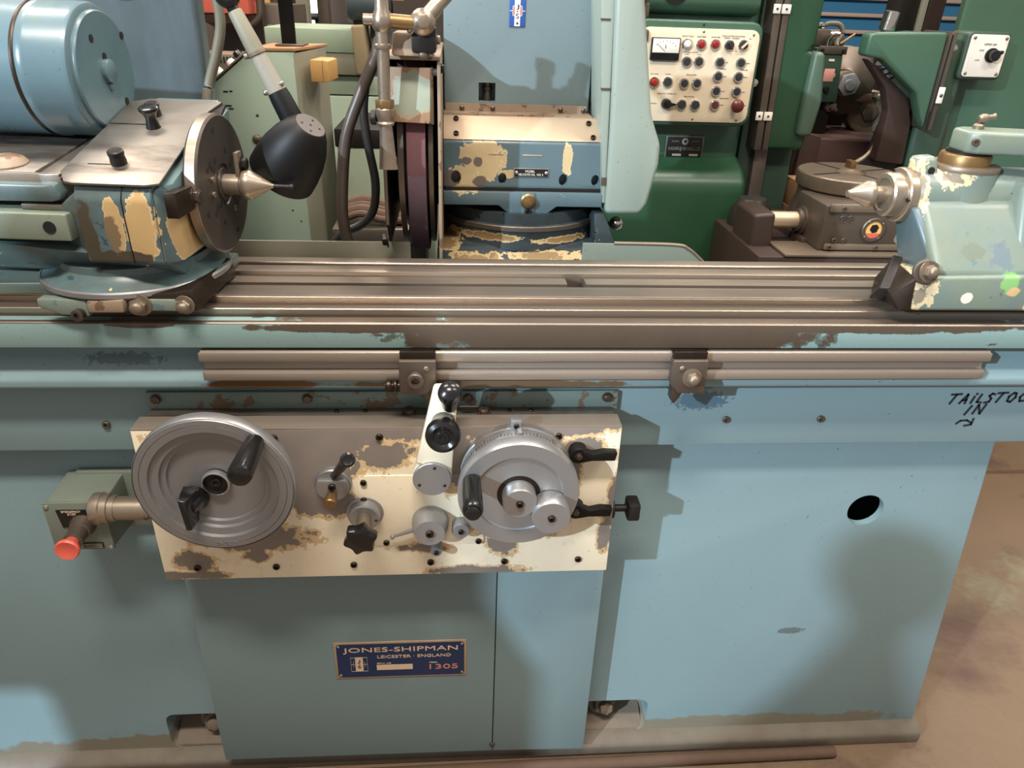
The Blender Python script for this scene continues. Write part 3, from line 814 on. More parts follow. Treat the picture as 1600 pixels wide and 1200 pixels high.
obj('upper_knob', MB().lathe([(0.0105, 0.0), (0.0115, 0.004), (0.0135, 0.026), (0.0165, 0.042), (0.0172, 0.050), (0.0152, 0.059), (0.009, 0.064), (0, 0.066)], (-0.0095, -0.104, 0.965), (0.0, -0.62, 0.78), 30), 'black_plastic', la)

# infeed handwheel with graduated drum
ic = (0.0945, -0.075, 0.8275)
dr_ = obj('infeed_drum', MB().lathe([(0.0905, 0.0), (0.0905, 0.012), (0.0890, 0.013), (0.0890, 0.032), (0.0875, 0.033)], ic, (0, -1, 0), 72), 'alu', ap)
tk = MB()
for k in range(100):
    a = 2 * PI * k / 100
    L = 0.011 if k % 10 == 0 else (0.008 if k % 5 == 0 else 0.005)
    q = Matrix.Translation(ic) @ Matrix.Rotation(a, 4, 'Y')
    tk.box(-0.0004, 0.0004, -0.031, -0.031 + L, 0.0889, 0.0893, m=q)
obj('graduations', tk, 'steel_dark', dr_)
hw2 = obj('infeed_handwheel', MB().lathe([(0.080, 0.036), (0.0925, 0.040), (0.0935, 0.044), (0.0935, 0.060), (0.0915, 0.0645), (0.0690, 0.0645), (0.0680, 0.0615), (0.0660, 0.060), (0.0285, 0.060), (0.0285, 0.055), (0.02, 0.055), (0.02, 0.036)], ic, (0, -1, 0), 72), 'alu', dr_, 25)
obj('hub_knob', MB().lathe([(0.026, 0.05), (0.026, 0.083), (0.0245, 0.0855), (0.006, 0.0855), (0.005, 0.083), (0, 0.083)], ic, (0, -1, 0), 36), 'alu', dr_)
fix('socket_screw', (ic[0], -0.1595, ic[2]), 0.0055, dr_, 'steel_dark')
fix('socket_screw', (0.1425, -0.168, 0.806), 0.0055, dr_, 'steel_dark')
obj('hub_recess', MB().lathe([(0.0262, 0.0562), (0.0335, 0.0562), (0.0335, 0.0604), (0.0262, 0.0604), (0.0262, 0.0562)], ic, (0, -1, 0), 36, False), 'steel_dark', dr_)
obj('offset_knob', MB().lathe([(0.0285, 0.0), (0.0295, 0.003), (0.0295, 0.030), (0.0280, 0.0325), (0.006, 0.0325), (0.005, 0.030), (0, 0.030)], (0.1425, -0.1365, 0.806), (0, -1, 0), 36), 'alu', dr_)
obj('grip', MB().lathe([(0.010, 0), (0.0135, 0.004), (0.0145, 0.03), (0.0150, 0.062), (0.0150, 0.074), (0.013, 0.078), (0.011, 0.078), (0.0105, 0.083), (0.0085, 0.084), (0, 0.084)], (0.0225, -0.138, 0.8575), (0, -1, -0.02), 28), 'black_plastic', dr_)
obj('index_mark', MB().box(0.082, 0.099, -0.094, -0.0745, 0.912, 0.932, 0.001).box(0.0915, 0.0985, -0.106, -0.0875, 0.912, 0.9225, 0.001).box(0.0915, 0.0985, -0.110, -0.1045, 0.899, 0.9225, 0.001), 'alu_dark', ap)
fix('socket_screw', (0.0905, -0.0935, 0.924), 0.0042, ap, 'steel_dark')

# two black clamp levers and the side knob
for x, z, e in ((0.1910, 0.8685, 0.0575), (0.1945, 0.7595, 0.0565)):
    cl = obj('clamp_lever', MB().lathe([(0.0145, 0), (0.0145, 0.018), (0.012, 0.020), (0, 0.020)], (x, -0.075, z), (0, -1, 0), 26).prism(
        [(x + 0.004, z - 0.012), (x + 0.020, z - 0.0085), (x + e, z - 0.0085), (x + e + 0.003, z + 0.006), (x + 0.040, z + 0.008), (x + 0.022, z + 0.004), (x + 0.004, z + 0.012)], 'xz', -0.097, -0.082, 0.002), 'black', ap)
    fix('hex_bolt', (x, -0.094, z), 0.005, cl, 'bolt')
obj('side_knob', MB().cyl((0.255, -0.045, 0.729), (0.268, -0.045, 0.729), 0.0175, ch=0.001).cyl((0.266, -0.045, 0.729), (0.298, -0.045, 0.729), 0.0065).box(0.290, 0.312, -0.062, -0.030, 0.712, 0.746, 0.004), 'black_iron', ap)

# ------------------------------------------------------------------ emergency stop box
eb = thing('emergency_stop_box', 'grey green switch box with a red mushroom button on a pipe stub', 'switch box', (-0.61, -0.015, 0.67))
ebody = obj('box_body', MB().hexa([(-0.660, -0.050, 0.668), (-0.567, -0.050, 0.668), (-0.560, 0.034, 0.668), (-0.660, 0.034, 0.668), (-0.657, -0.050, 0.762), (-0.565, -0.050, 0.762), (-0.562, 0.034, 0.768), (-0.657, 0.034, 0.768)], 0.005), 'grey_green', eb)
obj('box_lid', MB().box(-0.6595, -0.5655, -0.056, -0.0502, 0.669, 0.764, 0.0015), 'grey_green', eb)
obj('back_plate', MB().box(-0.640, -0.528, 0.020, 0.0345, 0.655, 0.772, 0.004), 'grey_green', eb)
sg_ = obj('stop_sign', MB().prism([(-0.640, 0.751), (-0.594, 0.751), (-0.592, 0.722), (-0.636, 0.716)], 'xz', -0.0575, -0.056), 'sign_black', eb)
text('EMERGENCY', 0.030, 0.0038, (-0.6165, -0.0576, 0.7480), 'print_tan', sg_)
text('STOP', 0.013, 0.0040, (-0.6165, -0.0576, 0.7425), 'print_tan', sg_)
sg2 = obj('rating_plate', MB().box(-0.612, -0.581, -0.0575, -0.056, 0.6725, 0.684), 'sign_black', eb)
for k in range(3):
    obj('printed_line', MB().box(-0.610, -0.583, -0.0579, -0.0573, 0.6738 + 0.0034 * k, 0.6752 + 0.0034 * k), 'print_grey', sg2)
es = obj('button_collar', MB().lathe([(0.0195, 0), (0.0195, 0.006), (0.0175, 0.010), (0.0165, 0.020), (0.0145, 0.021), (0.0145, 0.045), (0.013, 0.046)], (-0.603, -0.056, 0.722), (0.05, -1, 0.02), 30), 'iron_grey', eb)
obj('mushroom_button', MB().lathe([(0.0100, 0.040), (0.0110, 0.052), (0.0175, 0.060), (0.0182, 0.065), (0.0165, 0.068), (0.010, 0.0665), (0.004, 0.0655), (0, 0.0655)], (-0.603, -0.056, 0.722), (0.05, -1, 0.02), 32), 'red', es)
for x, z in ((-0.654, 0.757), (-0.571, 0.6745)):
    fix('screw', (x, -0.056, z), 0.0045, eb, 'chrome')
obj('pipe_stub', MB().cyl((-0.575, -0.050, 0.748), (-0.487, -0.050, 0.748), 0.0195).lathe([(0.0255, 0), (0.0265, 0.004), (0.0265, 0.014), (0.0245, 0.016), (0.0245, 0.026), (0.0215, 0.027), (0.0215, 0.036)], (-0.583, -0.050, 0.748), (1, 0, 0), 32), 'centre_steel', eb)
fix('screw', (-0.497, -0.0690, 0.742), 0.004, eb, 'bolt')

# pipe lying on the floor
tag(obj('floor_pipe', MB().lathe([(0.011, 0), (0.013, 0), (0.013, 1.65), (0.011, 1.65), (0.011, 1.3)], (-0.8, -0.030, 0.013), (1, 0.008, 0), 20, False), 'brown_dirt', None), 'dusty brown steel pipe lying on the floor along the machine foot', 'pipe')

# ------------------------------------------------------------------ workhead (own axes: u along its spindle, v away from the operator)
wh = thing('workhead', 'chipped blue workhead with a dark slotted faceplate and a round motor on top', 'workhead', (-0.49, 0.06, 0), math.radians(-4.7))
slope = lambda v: 1.2655 + (v + 0.115) * 0.268
bodyp = [(-0.115, 1.165), (-0.117, 1.225), (-0.117, 1.250), (-0.108, 1.2655), (0.17, slope(0.17)), (0.17, 1.15), (-0.08, 1.15)]
wb = obj('headstock_casting', MB().prism(bodyp, 'yz', 0.003, 0.104, 0.004, 3, 0.3), 'blue_workhead', wh)
obj('casting_seam', MB().prism([(v * 1.006 - 0.0003, 1.23 + (z - 1.23) * 1.004) for v, z in bodyp[:4]] + [(v * 0.98 + 0.001, z) for v, z in bodyp[3::-1]], 'yz', 0.0655, 0.0668), 'steel_dark', wb)
obj('front_cheek', MB().hexa([(0.104, -0.113, 1.162), (0.122, -0.085, 1.160), (0.122, 0.15, 1.155), (0.104, 0.15, 1.155), (0.104, -0.110, 1.262), (0.124, -0.085, 1.268), (0.124, 0.15, slope(0.15) - 0.004), (0.104, 0.15, slope(0.15) - 0.004)], 0.005), 'blue_workhead', wb)
obj('left_flank', MB().hexa([(-0.045, -0.070, 1.150), (0.010, -0.112, 1.165), (0.010, 0.15, 1.15), (-0.045, 0.15, 1.15), (-0.030, -0.100, 1.232), (0.010, -0.115, 1.262), (0.010, 0.15, 1.30), (-0.030, 0.15, 1.30)], 0.006), 'blue_workhead', wb)
obj('under_body', MB().hexa([(-0.24, -0.05, 1.128), (0.108, -0.055, 1.128), (0.108, 0.15, 1.128), (-0.24, 0.15, 1.128), (-0.24, -0.105, 1.192), (0.108, -0.113, 1.168), (0.108, 0.15, 1.192), (-0.24, 0.15, 1.192)], 0.006), 'blue_workhead', wh)
# sloping sheet cover
cq = Matrix.Translation((0, -0.115, 1.2675)) @ Matrix.Rotation(math.atan(0.268), 4, 'X')
cv = obj('top_cover', MB().prism([(0.006, 0.0), (0.100, 0.0), (0.117, 0.006), (0.106, 0.235), (0.1155, 0.272), (0.004, 0.275), (-0.022, 0.262), (-0.022, 0.03), (-0.006, 0.004)], 'xy', 0.0, 0.0035, 0.0008).xform(cq), 'steel_top', wh)
obj('cover_lip', MB().prism([(0.108, 0.2), (0.128, 0.2), (0.120, 0.272), (0.108, 0.272)], 'xy', -0.004, 0.0, 0.0005).xform(cq), 'black_iron', cv)
obj('cover_joint', MB().box(-0.02, 0.034, 0.179, 0.1815, 0.0030, 0.0042, m=cq).box(0.004, 0.05, 0.052, 0.0535, 0.0030, 0.0042, m=cq), 'dark_void', cv)
for nm, u, v in (('oil_plug', 0.033, 0.213), ('oil_plug', 0.045, 0.056)):
    ok = obj(nm, MB().lathe([(0.010, 0), (0.0105, 0.004), (0.0095, 0.012), (0.0105, 0.0135), (0.0105, 0.018), (0.0085, 0.0195), (0.004, 0.0195), (0, 0.0185)], (u, v, 0.0035), (0, 0, 1), 24).xform(cq), 'black_iron', cv)
obj('cover_knob', MB().lathe([(0.0105, 0), (0.0095, 0.004), (0.0075, 0.014), (0.0095, 0.021), (0.0135, 0.026), (0.0135, 0.029), (0.011, 0.0305), (0, 0.031)], (0.047, 0.172, 0.0035), (0, 0, 1), 28).xform(cq), 'black_plastic', cv)
# faceplate
fpl = obj('faceplate', MB().lathe([(0.080, -0.020), (0.0955, -0.020), (0.0980, -0.017), (0.0980, -0.002), (0.0960, 0.0), (0.030, 0.0), (0.029, -0.002), (0.024, -0.002), (0.0235, 0.0015), (0.016, 0.0015), (0.016, -0.01)], (0.145, 0.034, 1.2405), (1, 0, 0), 72), 'faceplate', wh)
obj('faceplate_rim', MB().lathe([(0.0981, -0.0165), (0.0992, -0.016), (0.0992, -0.003), (0.0981, -0.0025)], (0.145, 0.034, 1.2405), (1, 0, 0), 72, False), 'steel_light', fpl)
obj('spindle_nose', MB().cyl((0.11, 0.034, 1.2405), (0.127, 0.034, 1.2405), 0.066), 'blue_workhead', wh)
hm = MB()
for a, r in ((20, .075), (65, .05), (100, .08), (150, .062), (200, .078), (250, .055), (290, .08), (330, .06), (45, .03), (225, .035), (120, .045)):
    y, z = 0.034 + r * math.cos(math.radians(a)), 1.2405 + r * math.sin(math.radians(a))
    hm.lathe([(0.0045, 0.0), (0.0045, 0.0006), (0.0, 0.0006)], (0.1449, y, z), (1, 0, 0), 14)
for a in (35, 140, 215, 320):
    q = Matrix.Translation((0.145, 0.034, 1.2405)) @ Matrix.Rotation(math.radians(a), 4, 'X')
    hm.box(-0.0002, 0.0006, 0.038, 0.060, -0.0035, 0.0035, m=q)
obj('faceplate_holes', hm, 'dark_void', fpl)['kind'] = 'stuff'
for a in (160, 185, 300):
    fix('socket_screw', (0.1452, 0.034 + 0.048 * math.cos(math.radians(a)), 1.2405 + 0.048 * math.sin(math.radians(a))), 0.004, fpl, 'iron_light', d=(1, 0, 0))
ce = obj('live_centre', MB().lathe([(0.0150, 0.0), (0.0150, 0.030), (0.0135, 0.031), (0.0135, 0.034), (0.0208, 0.0345), (0.0214, 0.0355), (0.0214, 0.044), (0.0208, 0.0455), (0.0035, 0.076), (0.0030, 0.078)], (0.140, 0.034, 1.2405), (1, 0, 0), 36), 'centre_steel', wh)
obj('carbide_pin', MB().lathe([(0.0030, 0), (0.0030, 0.024), (0.0045, 0.025), (0.0045, 0.031), (0, 0.031)], (0.217, 0.034, 1.2405), (1, 0, 0), 16), 'black_iron', ce)
dp = obj('driving_plate', MB().box(0.166, 0.172, 0.026, 0.045, 1.240, 1.288, 0.001), 'iron_light', wh)
fix('hex_bolt', (0.172, 0.040, 1.270), 0.0085, dp, 'black_iron', d=(1, 0, 0))
sb = obj('stop_block', MB().hexa([(0.122, -0.116, 1.228), (0.138, -0.116, 1.228), (0.138, -0.040, 1.228), (0.122, -0.040, 1.228), (0.122, -0.116, 1.262), (0.138, -0.116, 1.262), (0.138, -0.040, 1.258), (0.122, -0.040, 1.258)], 0.001), 'steel_dark', wh)
fix('hex_bolt', (0.137, -0.060, 1.2445), 0.0095, sb, 'bolt', d=(1, 0, 0))
for v, z in ((-0.02, 1.175), (0.0, 1.30), (-0.05, 1.20)):
    fix('screw', (0.1235, v, z), 0.003, wb, 'iron_light', d=(1, 0, 0))
# motor
mc = (-0.030, 0.088, 1.386)
mo = obj('motor_drum', MB().lathe([(0.02, 0.0), (0.082, 0.0), (0.088, -0.003), (0.0905, -0.008), (0.0905, -0.055), (0.0920, -0.058), (0.0920, -0.068), (0.0905, -0.071), (0.0905, -0.5), (0, -0.5)], mc, (1, 0, 0), 72), 'blue_motor', wh)
obj('drum_seam', MB().lathe([(0.0916, -0.0705), (0.0924, -0.072), (0.0924, -0.075), (0.0905, -0.077)], mc, (1, 0, 0), 72, False), 'steel_dark', mo)
obj('end_cap', MB().lathe([(0.080, -0.001), (0.080, 0.004), (0.078, 0.006), (0.016, 0.006), (0.016, 0.012), (0.013, 0.014), (0, 0.014)], mc, (1, 0, 0), 60), 'blue_motor', mo)
for y, z in ((0.062, 1.430), (0.088, 1.405), (0.128, 1.340), (0.150, 1.43)):
    obj('vent_hole', MB().lathe([(0.0055, 0), (0.0055, 0.0008), (0, 0.0008)], (-0.0241, y, z), (1, 0, 0), 16), 'dark_void', mo)
fix('screw', (-0.024, 0.09, 1.365), 0.006, mo, 'blue_motor', d=(1, 0, 0))
# motor slide behind the cover
obj('slide_bar', MB().hexa([(-0.052, -0.080, 1.235), (-0.024, -0.080, 1.235), (-0.024, 0.20, 1.262), (-0.052, 0.20, 1.262), (-0.058, -0.080, 1.272), (-0.030, -0.080, 1.272), (-0.030, 0.20, 1.312), (-0.058, 0.20, 1.312)], 0.001), 'steel', wh)
obj('slide_bar_side', MB().hexa([(-0.026, -0.082, 1.226), (-0.016, -0.082, 1.226), (-0.016, 0.12, 1.250), (-0.026, 0.12, 1.250), (-0.031, -0.082, 1.268), (-0.028, -0.082, 1.268), (-0.028, 0.12, 1.300), (-0.031, 0.12, 1.300)], 0.001), 'iron_grey', wh)
for v, z in ((-0.052, 1.262), (0.035, 1.284)):
    fix('hex_bolt', (-0.024, v, z - 0.006), 0.006, wh, 'black_iron', d=(1, 0, 0.2))
obj('slide_bed', MB().hexa([(-0.30, -0.072, 1.235), (-0.066, -0.072, 1.235), (-0.066, 0.2, 1.262), (-0.30, 0.2, 1.262), (-0.30, -0.072, 1.273), (-0.066, -0.072, 1.273), (-0.066, 0.2, 1.308), (-0.30, 0.2, 1.308)], 0.001), 'steel_top', wh)
obj('slide_edge', MB().box(-0.30, -0.052, -0.078, -0.0715, 1.252, 1.2725, 0.001), 'iron_light', wh)
obj('slide_casting', MB().prism([(-0.30, 1.236), (-0.036, 1.240), (-0.024, 1.243), (-0.021, 1.250), (-0.030, 1.264), (-0.045, 1.262), (-0.30, 1.262)], 'xz', -0.100, -0.0785, 0.003), 'blue_workhead', wh)
obj('step_ledge', MB().box(-0.078, -0.008, -0.100, 0.03, 1.229, 1.2365, 0.001), 'steel_top', wh)
sl_ = obj('side_block', MB().box(-0.30, -0.012, -0.116, 0.03, 1.192, 1.2285, 0.003), 'blue_tail', wh)
obj('block_hole', MB().lathe([(0.0085, 0), (0.0085, 0.0008), (0, 0.0008)], (-0.037, -0.1162, 1.2105), (0, -1, 0), 20), 'dark_void', sl_)
obj('wing_nut', MB().lathe([(0.026, 0), (0.027, 0.008), (0.022, 0.014), (0.012, 0.018), (0, 0.019)], (-0.118, -0.045, 1.270), (0, -0.1, 1), 24), 'rust_plate', wh)
# swivel base on the table
obj('swivel_disc', MB().lathe([(0.100, 1.1135), (0.128, 1.1135), (0.131, 1.117), (0.131, 1.123), (0.128, 1.1255), (0.112, 1.131), (0.105, 1.140), (0.105, 1.15)], (0.010, 0.0, 0), (0, 0, 1), 72), 'blue_workhead', wh)
obj('swivel_scale', MB().lathe([(0.1312, 1.1172), (0.1322, 1.1172), (0.1322, 1.1235), (0.1295, 1.1255)], (0.010, 0.0, 0), (0, 0, 1), 72, False), 'alu', wh)
arc = [(0.010 + 0.136 * math.cos(math.radians(a)), 0.136 * math.sin(math.radians(a)) * 0.90 ) for a in range(205, 300, 8)]
bpl = obj('base_plate', MB().prism([(-0.30, -0.092)] + arc[1:-1] + [(0.125, -0.115), (0.125, 0.10), (-0.30, 0.10)], 'xy', 1.0965, 1.1135, 0.002), 'blue_tail', wh)
obj('base_apron', MB().prism([(-0.075, 1.100), (-0.045, 1.090), (-0.006, 1.089), (-0.006, 1.113), (-0.075, 1.113)], 'xz', -0.128, -0.110, 0.003), 'blue_tail', bpl)
obj('rust_block', MB().prism([(-0.004, 1.0965), (0.046, 1.0985), (0.047, 1.117), (-0.004, 1.114)], 'xz', -0.133, -0.100, 0.003), 'rust_plate', wh)
obj('clamp_block', MB().hexa([(0.048, -0.118, 1.097), (0.140, -0.112, 1.097), (0.140, 0.045, 1.097), (0.048, 0.045, 1.097), (0.050, -0.116, 1.116), (0.133, -0.108, 1.127), (0.137, 0.035, 1.127), (0.050, 0.035, 1.124)], 0.0025), 'steel_dark', wh)
fix('dome_nut', (0.062, -0.117, 1.106), 0.0105, wh, 'iron_light', d=(0, -1, -0.1))
fix('dome_nut', (0.122, -0.112, 1.106), 0.0088, wh, 'iron_light', d=(0, -1, -0.1))
obj('low_screw', MB().lathe([(0.0085, 0), (0.0085, 0.010), (0.0075, 0.0105), (0.004, 0.0105), (0.004, 0.006), (0, 0.006)], (-0.018, -0.128, 1.093), (0, -1, 0.1), 20), 'bolt', wh)

# ------------------------------------------------------------------ wheelhead
wd = thing('wheelhead', 'blue wheelhead with bare tan strip, oil plate and tall back panel', 'wheelhead', (0.13, 0.5, 1.02))
obj('saddle', MB().hexa([(-0.040, 0.305, 1.0185), (0.335, 0.305, 1.0185), (0.335, 0.75, 1.0185), (-0.040, 0.75, 1.0185), (-0.035, 0.36, 1.068), (0.315, 0.36, 1.068), (0.30, 0.72, 1.068), (-0.035, 0.72, 1.068)], 0.006), 'grease', wd)
obj('swivel_ring', MB().lathe([(0.170, 1.06), (0.169, 1.066), (0.167, 1.075), (0.165, 1.09), (0.168, 1.096), (0.168, 1.106), (0.160, 1.108), (0.160, 1.13)], (0.135, 0.515, 0), (0, 0, 1), 72), 'grease', wd)
obj('ring_edge', MB().lathe([(0.1682, 1.0975), (0.1692, 1.0975), (0.1692, 1.1055), (0.1680, 1.107)], (0.135, 0.515, 0), (0, 0, 1), 72, False), 'iron_grey', wd)
obj('right_skirt', MB().hexa([(0.275, 0.36, 1.06), (0.322, 0.36, 1.06), (0.322, 0.6, 1.06), (0.275, 0.6, 1.06), (0.270, 0.37, 1.13), (0.292, 0.37, 1.13), (0.292, 0.6, 1.13), (0.270, 0.6, 1.13)], 0.005), 'grease', wd)
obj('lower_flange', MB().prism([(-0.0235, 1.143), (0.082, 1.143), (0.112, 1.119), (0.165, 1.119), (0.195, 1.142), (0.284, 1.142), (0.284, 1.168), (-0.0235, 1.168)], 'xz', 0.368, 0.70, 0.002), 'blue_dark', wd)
obj('shadow_gap', MB().box(-0.020, 0.280, 0.380, 0.69, 1.1675, 1.1735), 'black_iron', wd)
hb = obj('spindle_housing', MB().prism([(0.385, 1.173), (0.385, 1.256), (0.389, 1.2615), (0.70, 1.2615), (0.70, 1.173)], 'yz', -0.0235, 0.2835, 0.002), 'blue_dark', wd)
hcut = [MB().cyl((x, 0.35, z), (x, 0.41, z), r, n=20).xform(Matrix.Translation((x, 0, z)) @ Matrix.Diagonal((1, 1, 1.35, 1)) @ Matrix.Translation((-x, 0, -z))) for x, z, r in ((0.0, 1.192, 0.0095), (0.089, 1.191, 0.0080), (0.207, 1.190, 0.0085), (0.270, 1.190, 0.0080))]
cut(hb, hcut)
tp = obj('tan_strip', MB().hexa([(-0.0235, 0.386, 1.2615), (0.2815, 0.386, 1.2615), (0.2815, 0.46, 1.2615), (-0.0235, 0.46, 1.2615), (-0.0235, 0.432, 1.298), (0.2740, 0.432, 1.298), (0.2740, 0.46, 1.298), (-0.0235, 0.46, 1.298)], 0.0012), 'tan', wd)
for x, y, z in ((0.0005, 0.4245, 1.292), (0.0005, 0.396, 1.2695), (0.2545, 0.4205, 1.289), (0.2605, 0.3935, 1.2675)):
    fix('socket_screw', (x, y, z), 0.0052, tp, 'steel_dark', d=(0, -0.62, 0.78))
lg = obj('panel_ledge', MB().box(-0.0235, 0.262, 0.434, 0.50, 1.298, 1.3015).prism([(0.470, 1.30), (0.470, 1.315), (0.478, 1.315), (0.478, 1.30)], 'yz', -0.020, 0.256), 'rust_plate', wd)
for x in (0.012, 0.072, 0.205, 0.250):
    fix('screw', (x, 0.468, 1.3075), 0.0048, lg, 'bolt')
bp = obj('back_panel', MB().box(-0.0225, 0.262, 0.479, 0.74, 1.3015, 1.62, 0.004), 'blue_head', wd)
cut(bp, [MB().box(0.0445, 0.0768, 0.45, 0.515, 1.318, 1.3525)])
obj('window_shaft', MB().lathe([(0.0085, 0), (0.0085, 0.022), (0.0105, 0.023), (0.0105, 0.028), (0.008, 0.029), (0.008, 0.04)], (0.062, 0.500, 1.3155), (0, 0, 1), 20), 'bolt', wd)
bd = obj('badge', MB().box(0.100, 0.1295, 0.4765, 0.479, 1.4515, 1.512, 0.0008), 'royal', wd)
obj('badge_bar', MB().box(0.1095, 0.1200, 0.4757, 0.4766, 1.4525, 1.511), 'white', bd)
bb = MB()
for a, b in (((0.1012, 1.478), (0.1065, 1.478)), ((0.123, 1.478), (0.1283, 1.478)), ((0.1065, 1.470), (0.1065, 1.486)), ((0.123, 1.470), (0.123, 1.486)), ((0.1065, 1.486), (0.1095, 1.486)), ((0.1065, 1.470), (0.1095, 1.470)), ((0.120, 1.486), (0.123, 1.486)), ((0.120, 1.470), (0.123, 1.470))):
    bb.ribbon([a, b], 0.0012, 0.4765)
obj('badge_lines', bb, 'white', bd)
br = MB()
for x in (0.1080, 0.1215):
    br.box(x - 0.0011, x + 0.0011, 0.4757, 0.4766, 1.471, 1.485)
obj('badge_red', br, 'red', bd)
text('J', 0.0055, 0.0085, (0.1148, 0.4757, 1.4845), 'navy', bd)
text('S', 0.0060, 0.0085, (0.1148, 0.4757, 1.4695), 'navy', bd)
text('-', 0.0035, 0.0014, (0.1148, 0.4757, 1.4775), 'navy', bd)
for z in (1.4575, 1.5065):
    fix('screw', (0.1148, 0.4757, z), 0.0022, bd, 'bolt')
op = obj('oil_plate', MB().box(0.1105, 0.1785, 0.3832, 0.385, 1.1945, 1.2115, 0.0005), 'alu', wd)
obj('oil_plate_field', MB().box(0.1122, 0.1768, 0.3826, 0.3834, 1.1960, 1.2100), 'sign_black', op)
text('MOBIL', 0.0185, 0.0042, (0.142, 0.3826, 1.2058), 'white', op)
text('VELOCITE OIL  NO 3', 0.048, 0.0040, (0.143, 0.3826, 1.1997), 'white', op)
for x in (0.1158, 0.1735):
    fix('screw', (x, 0.3826, 1.203), 0.0036, op, 'alu')
obj('scar', MB().box(0.1265, 0.164, 0.3842, 0.386, 1.2335, 1.2365, 0.0005).box(0.062, 0.09, 0.3842, 0.386, 1.235, 1.2375, 0.0005), 'tan', wd)
cb = obj('clamp_stud', MB().lathe([(0.0150, 0), (0.0150, 0.004), (0.012, 0.006), (0.0105, 0.012), (0.0065, 0.0125), (0.0065, 0.016), (0, 0.017)], (0.139, 0.368, 1.1525), (0, -1, 0), 28), 'brass', wd)
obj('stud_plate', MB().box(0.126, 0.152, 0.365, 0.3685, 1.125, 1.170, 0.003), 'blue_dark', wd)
fix('socket_screw', (0.139, 0.365, 1.1325), 0.0065, wd, 'black_iron')
# belt guard on the right
gd = obj('belt_guard', MB().prism([(0.268, 1.62), (0.318, 1.62), (0.3275, 1.50), (0.3615, 1.315), (0.3850, 1.262), (0.3860, 1.225), (0.3720, 1.150), (0.3600, 1.130), (0.2900, 1.130), (0.2850, 1.30)], 'xz', 0.36, 0.80, 0.010, 3, 0.15), 'blue_guard', wd)
obj('guard_strip', MB().hexa([(0.2835, 0.368, 1.150), (0.2905, 0.368, 1.150), (0.2905, 0.78, 1.150), (0.2835, 0.78, 1.150), (0.2400, 0.368, 1.62), (0.2700, 0.368, 1.62), (0.2700, 0.78, 1.62), (0.2400, 0.78, 1.62)], 0.003), 'blue_guard', wd)
for z0, z1 in ((1.356, 1.360), (1.470, 1.473), (1.185, 1.2)):
    xx = 0.2835 - (z0 - 1.15) * 0.0925
    obj('hinge_joint', MB().box(xx - 0.001, xx + 0.016, 0.3665, 0.372, z0, z1), 'iron_grey', gd)
obj('ball_handle', MB().lathe([(0, 0), (0.007, 0.002), (0.0125, 0.008), (0.0145, 0.0145), (0.0125, 0.021), (0.007, 0.027), (0.004, 0.0285), (0, 0.0288)], (0.323, 0.415, 1.097), (0.05, -1, 0.4), 28).cyl((0.315, 0.44, 1.09), (0.322, 0.425, 1.094), 0.006), 'chrome', wd)

# ------------------------------------------------------------------ grinding wheel in its guard
wg = thing('wheel_guard', 'rusty sheet steel guard open around the brown grinding wheel', 'wheel guard', (-0.07, 0.44, 1.05))
obj('side_plate', MB().hexa([(-0.030, 0.245, 1.075), (-0.0245, 0.245, 1.075), (-0.0245, 0.66, 1.075), (-0.030, 0.66, 1.075), (-0.030, 0.245, 1.405), (-0.0245, 0.245, 1.405), (-0.0245, 0.66, 1.405), (-0.030, 0.66, 1.405)], 0.001), 'rust_plate', wg)
obj('side_plate', MB().prism([(0.235, 1.14), (0.280, 1.095), (0.66, 1.095), (0.66, 1.40), (0.25, 1.40), (0.235, 1.33)], 'yz', -0.1215, -0.1175, 0.0008), 'black_iron', wg)
obj('plate_edge', MB().box(-0.1225, -0.1165, 0.2305, 0.2355, 1.14, 1.32, 0.0008), 'iron_grey', wg)
obj('top_plate', MB().box(-0.1225, -0.0245, 0.245, 0.66, 1.4055, 1.412, 0.002), 'rust_plate', wg)
obj('rear_shroud', MB().prism([(0.44 + 0.215 * math.cos(math.radians(a)), 1.243 + 0.16 * math.sin(math.radians(a))) for a in range(-60, 91, 15)] + [(0.44 + 0.225 * math.cos(math.radians(a)), 1.243 + 0.168 * math.sin(math.radians(a))) for a in range(90, -61, -15)], 'yz', -0.1165, -0.0305), 'black_iron', wg)
obj('front_door', MB().hexa([(-0.108, 0.236, 1.312), (-0.042, 0.236, 1.310), (-0.042, 0.246, 1.310), (-0.108, 0.246, 1.312), (-0.108, 0.243, 1.395), (-0.0405, 0.243, 1.395), (-0.0405, 0.250, 1.395), (-0.108, 0.250, 1.395)], 0.0015), 'rust_guard', wg)
obj('door_side', MB().hexa([(-0.0415, 0.238, 1.310), (-0.0365, 0.250, 1.306), (-0.0365, 0.29, 1.306), (-0.0415, 0.29, 1.310), (-0.0405, 0.243, 1.395), (-0.0365, 0.25, 1.395), (-0.0365, 0.29, 1.395), (-0.0405, 0.29, 1.395)], 0.0008), 'rust_plate', wg)
obj('door_hinge', MB().cyl((-0.040, 0.252, 1.388), (-0.029, 0.252, 1.388), 0.006), 'iron_grey', wg)
fix('hex_bolt', (-0.0245, 0.275, 1.392), 0.006, wg, 'black_iron', d=(1, -0.2, 0))
fix('hex_bolt', (-0.122, 0.262, 1.105), 0.011, wg, 'black_iron', d=(-1, -0.1, 0))
fix('hex_bolt', (-0.122, 0.262, 1.325), 0.011, wg, 'black_iron', d=(-1, -0.1, 0))
gw = thing('grinding_wheel', 'narrow brown grinding wheel with a violet lower half inside the guard', 'grinding wheel', (-0.067, 0.44, 1.043))
wc = (-0.083, 0.44, 1.243)
R_ = 0.2
wm = MB()
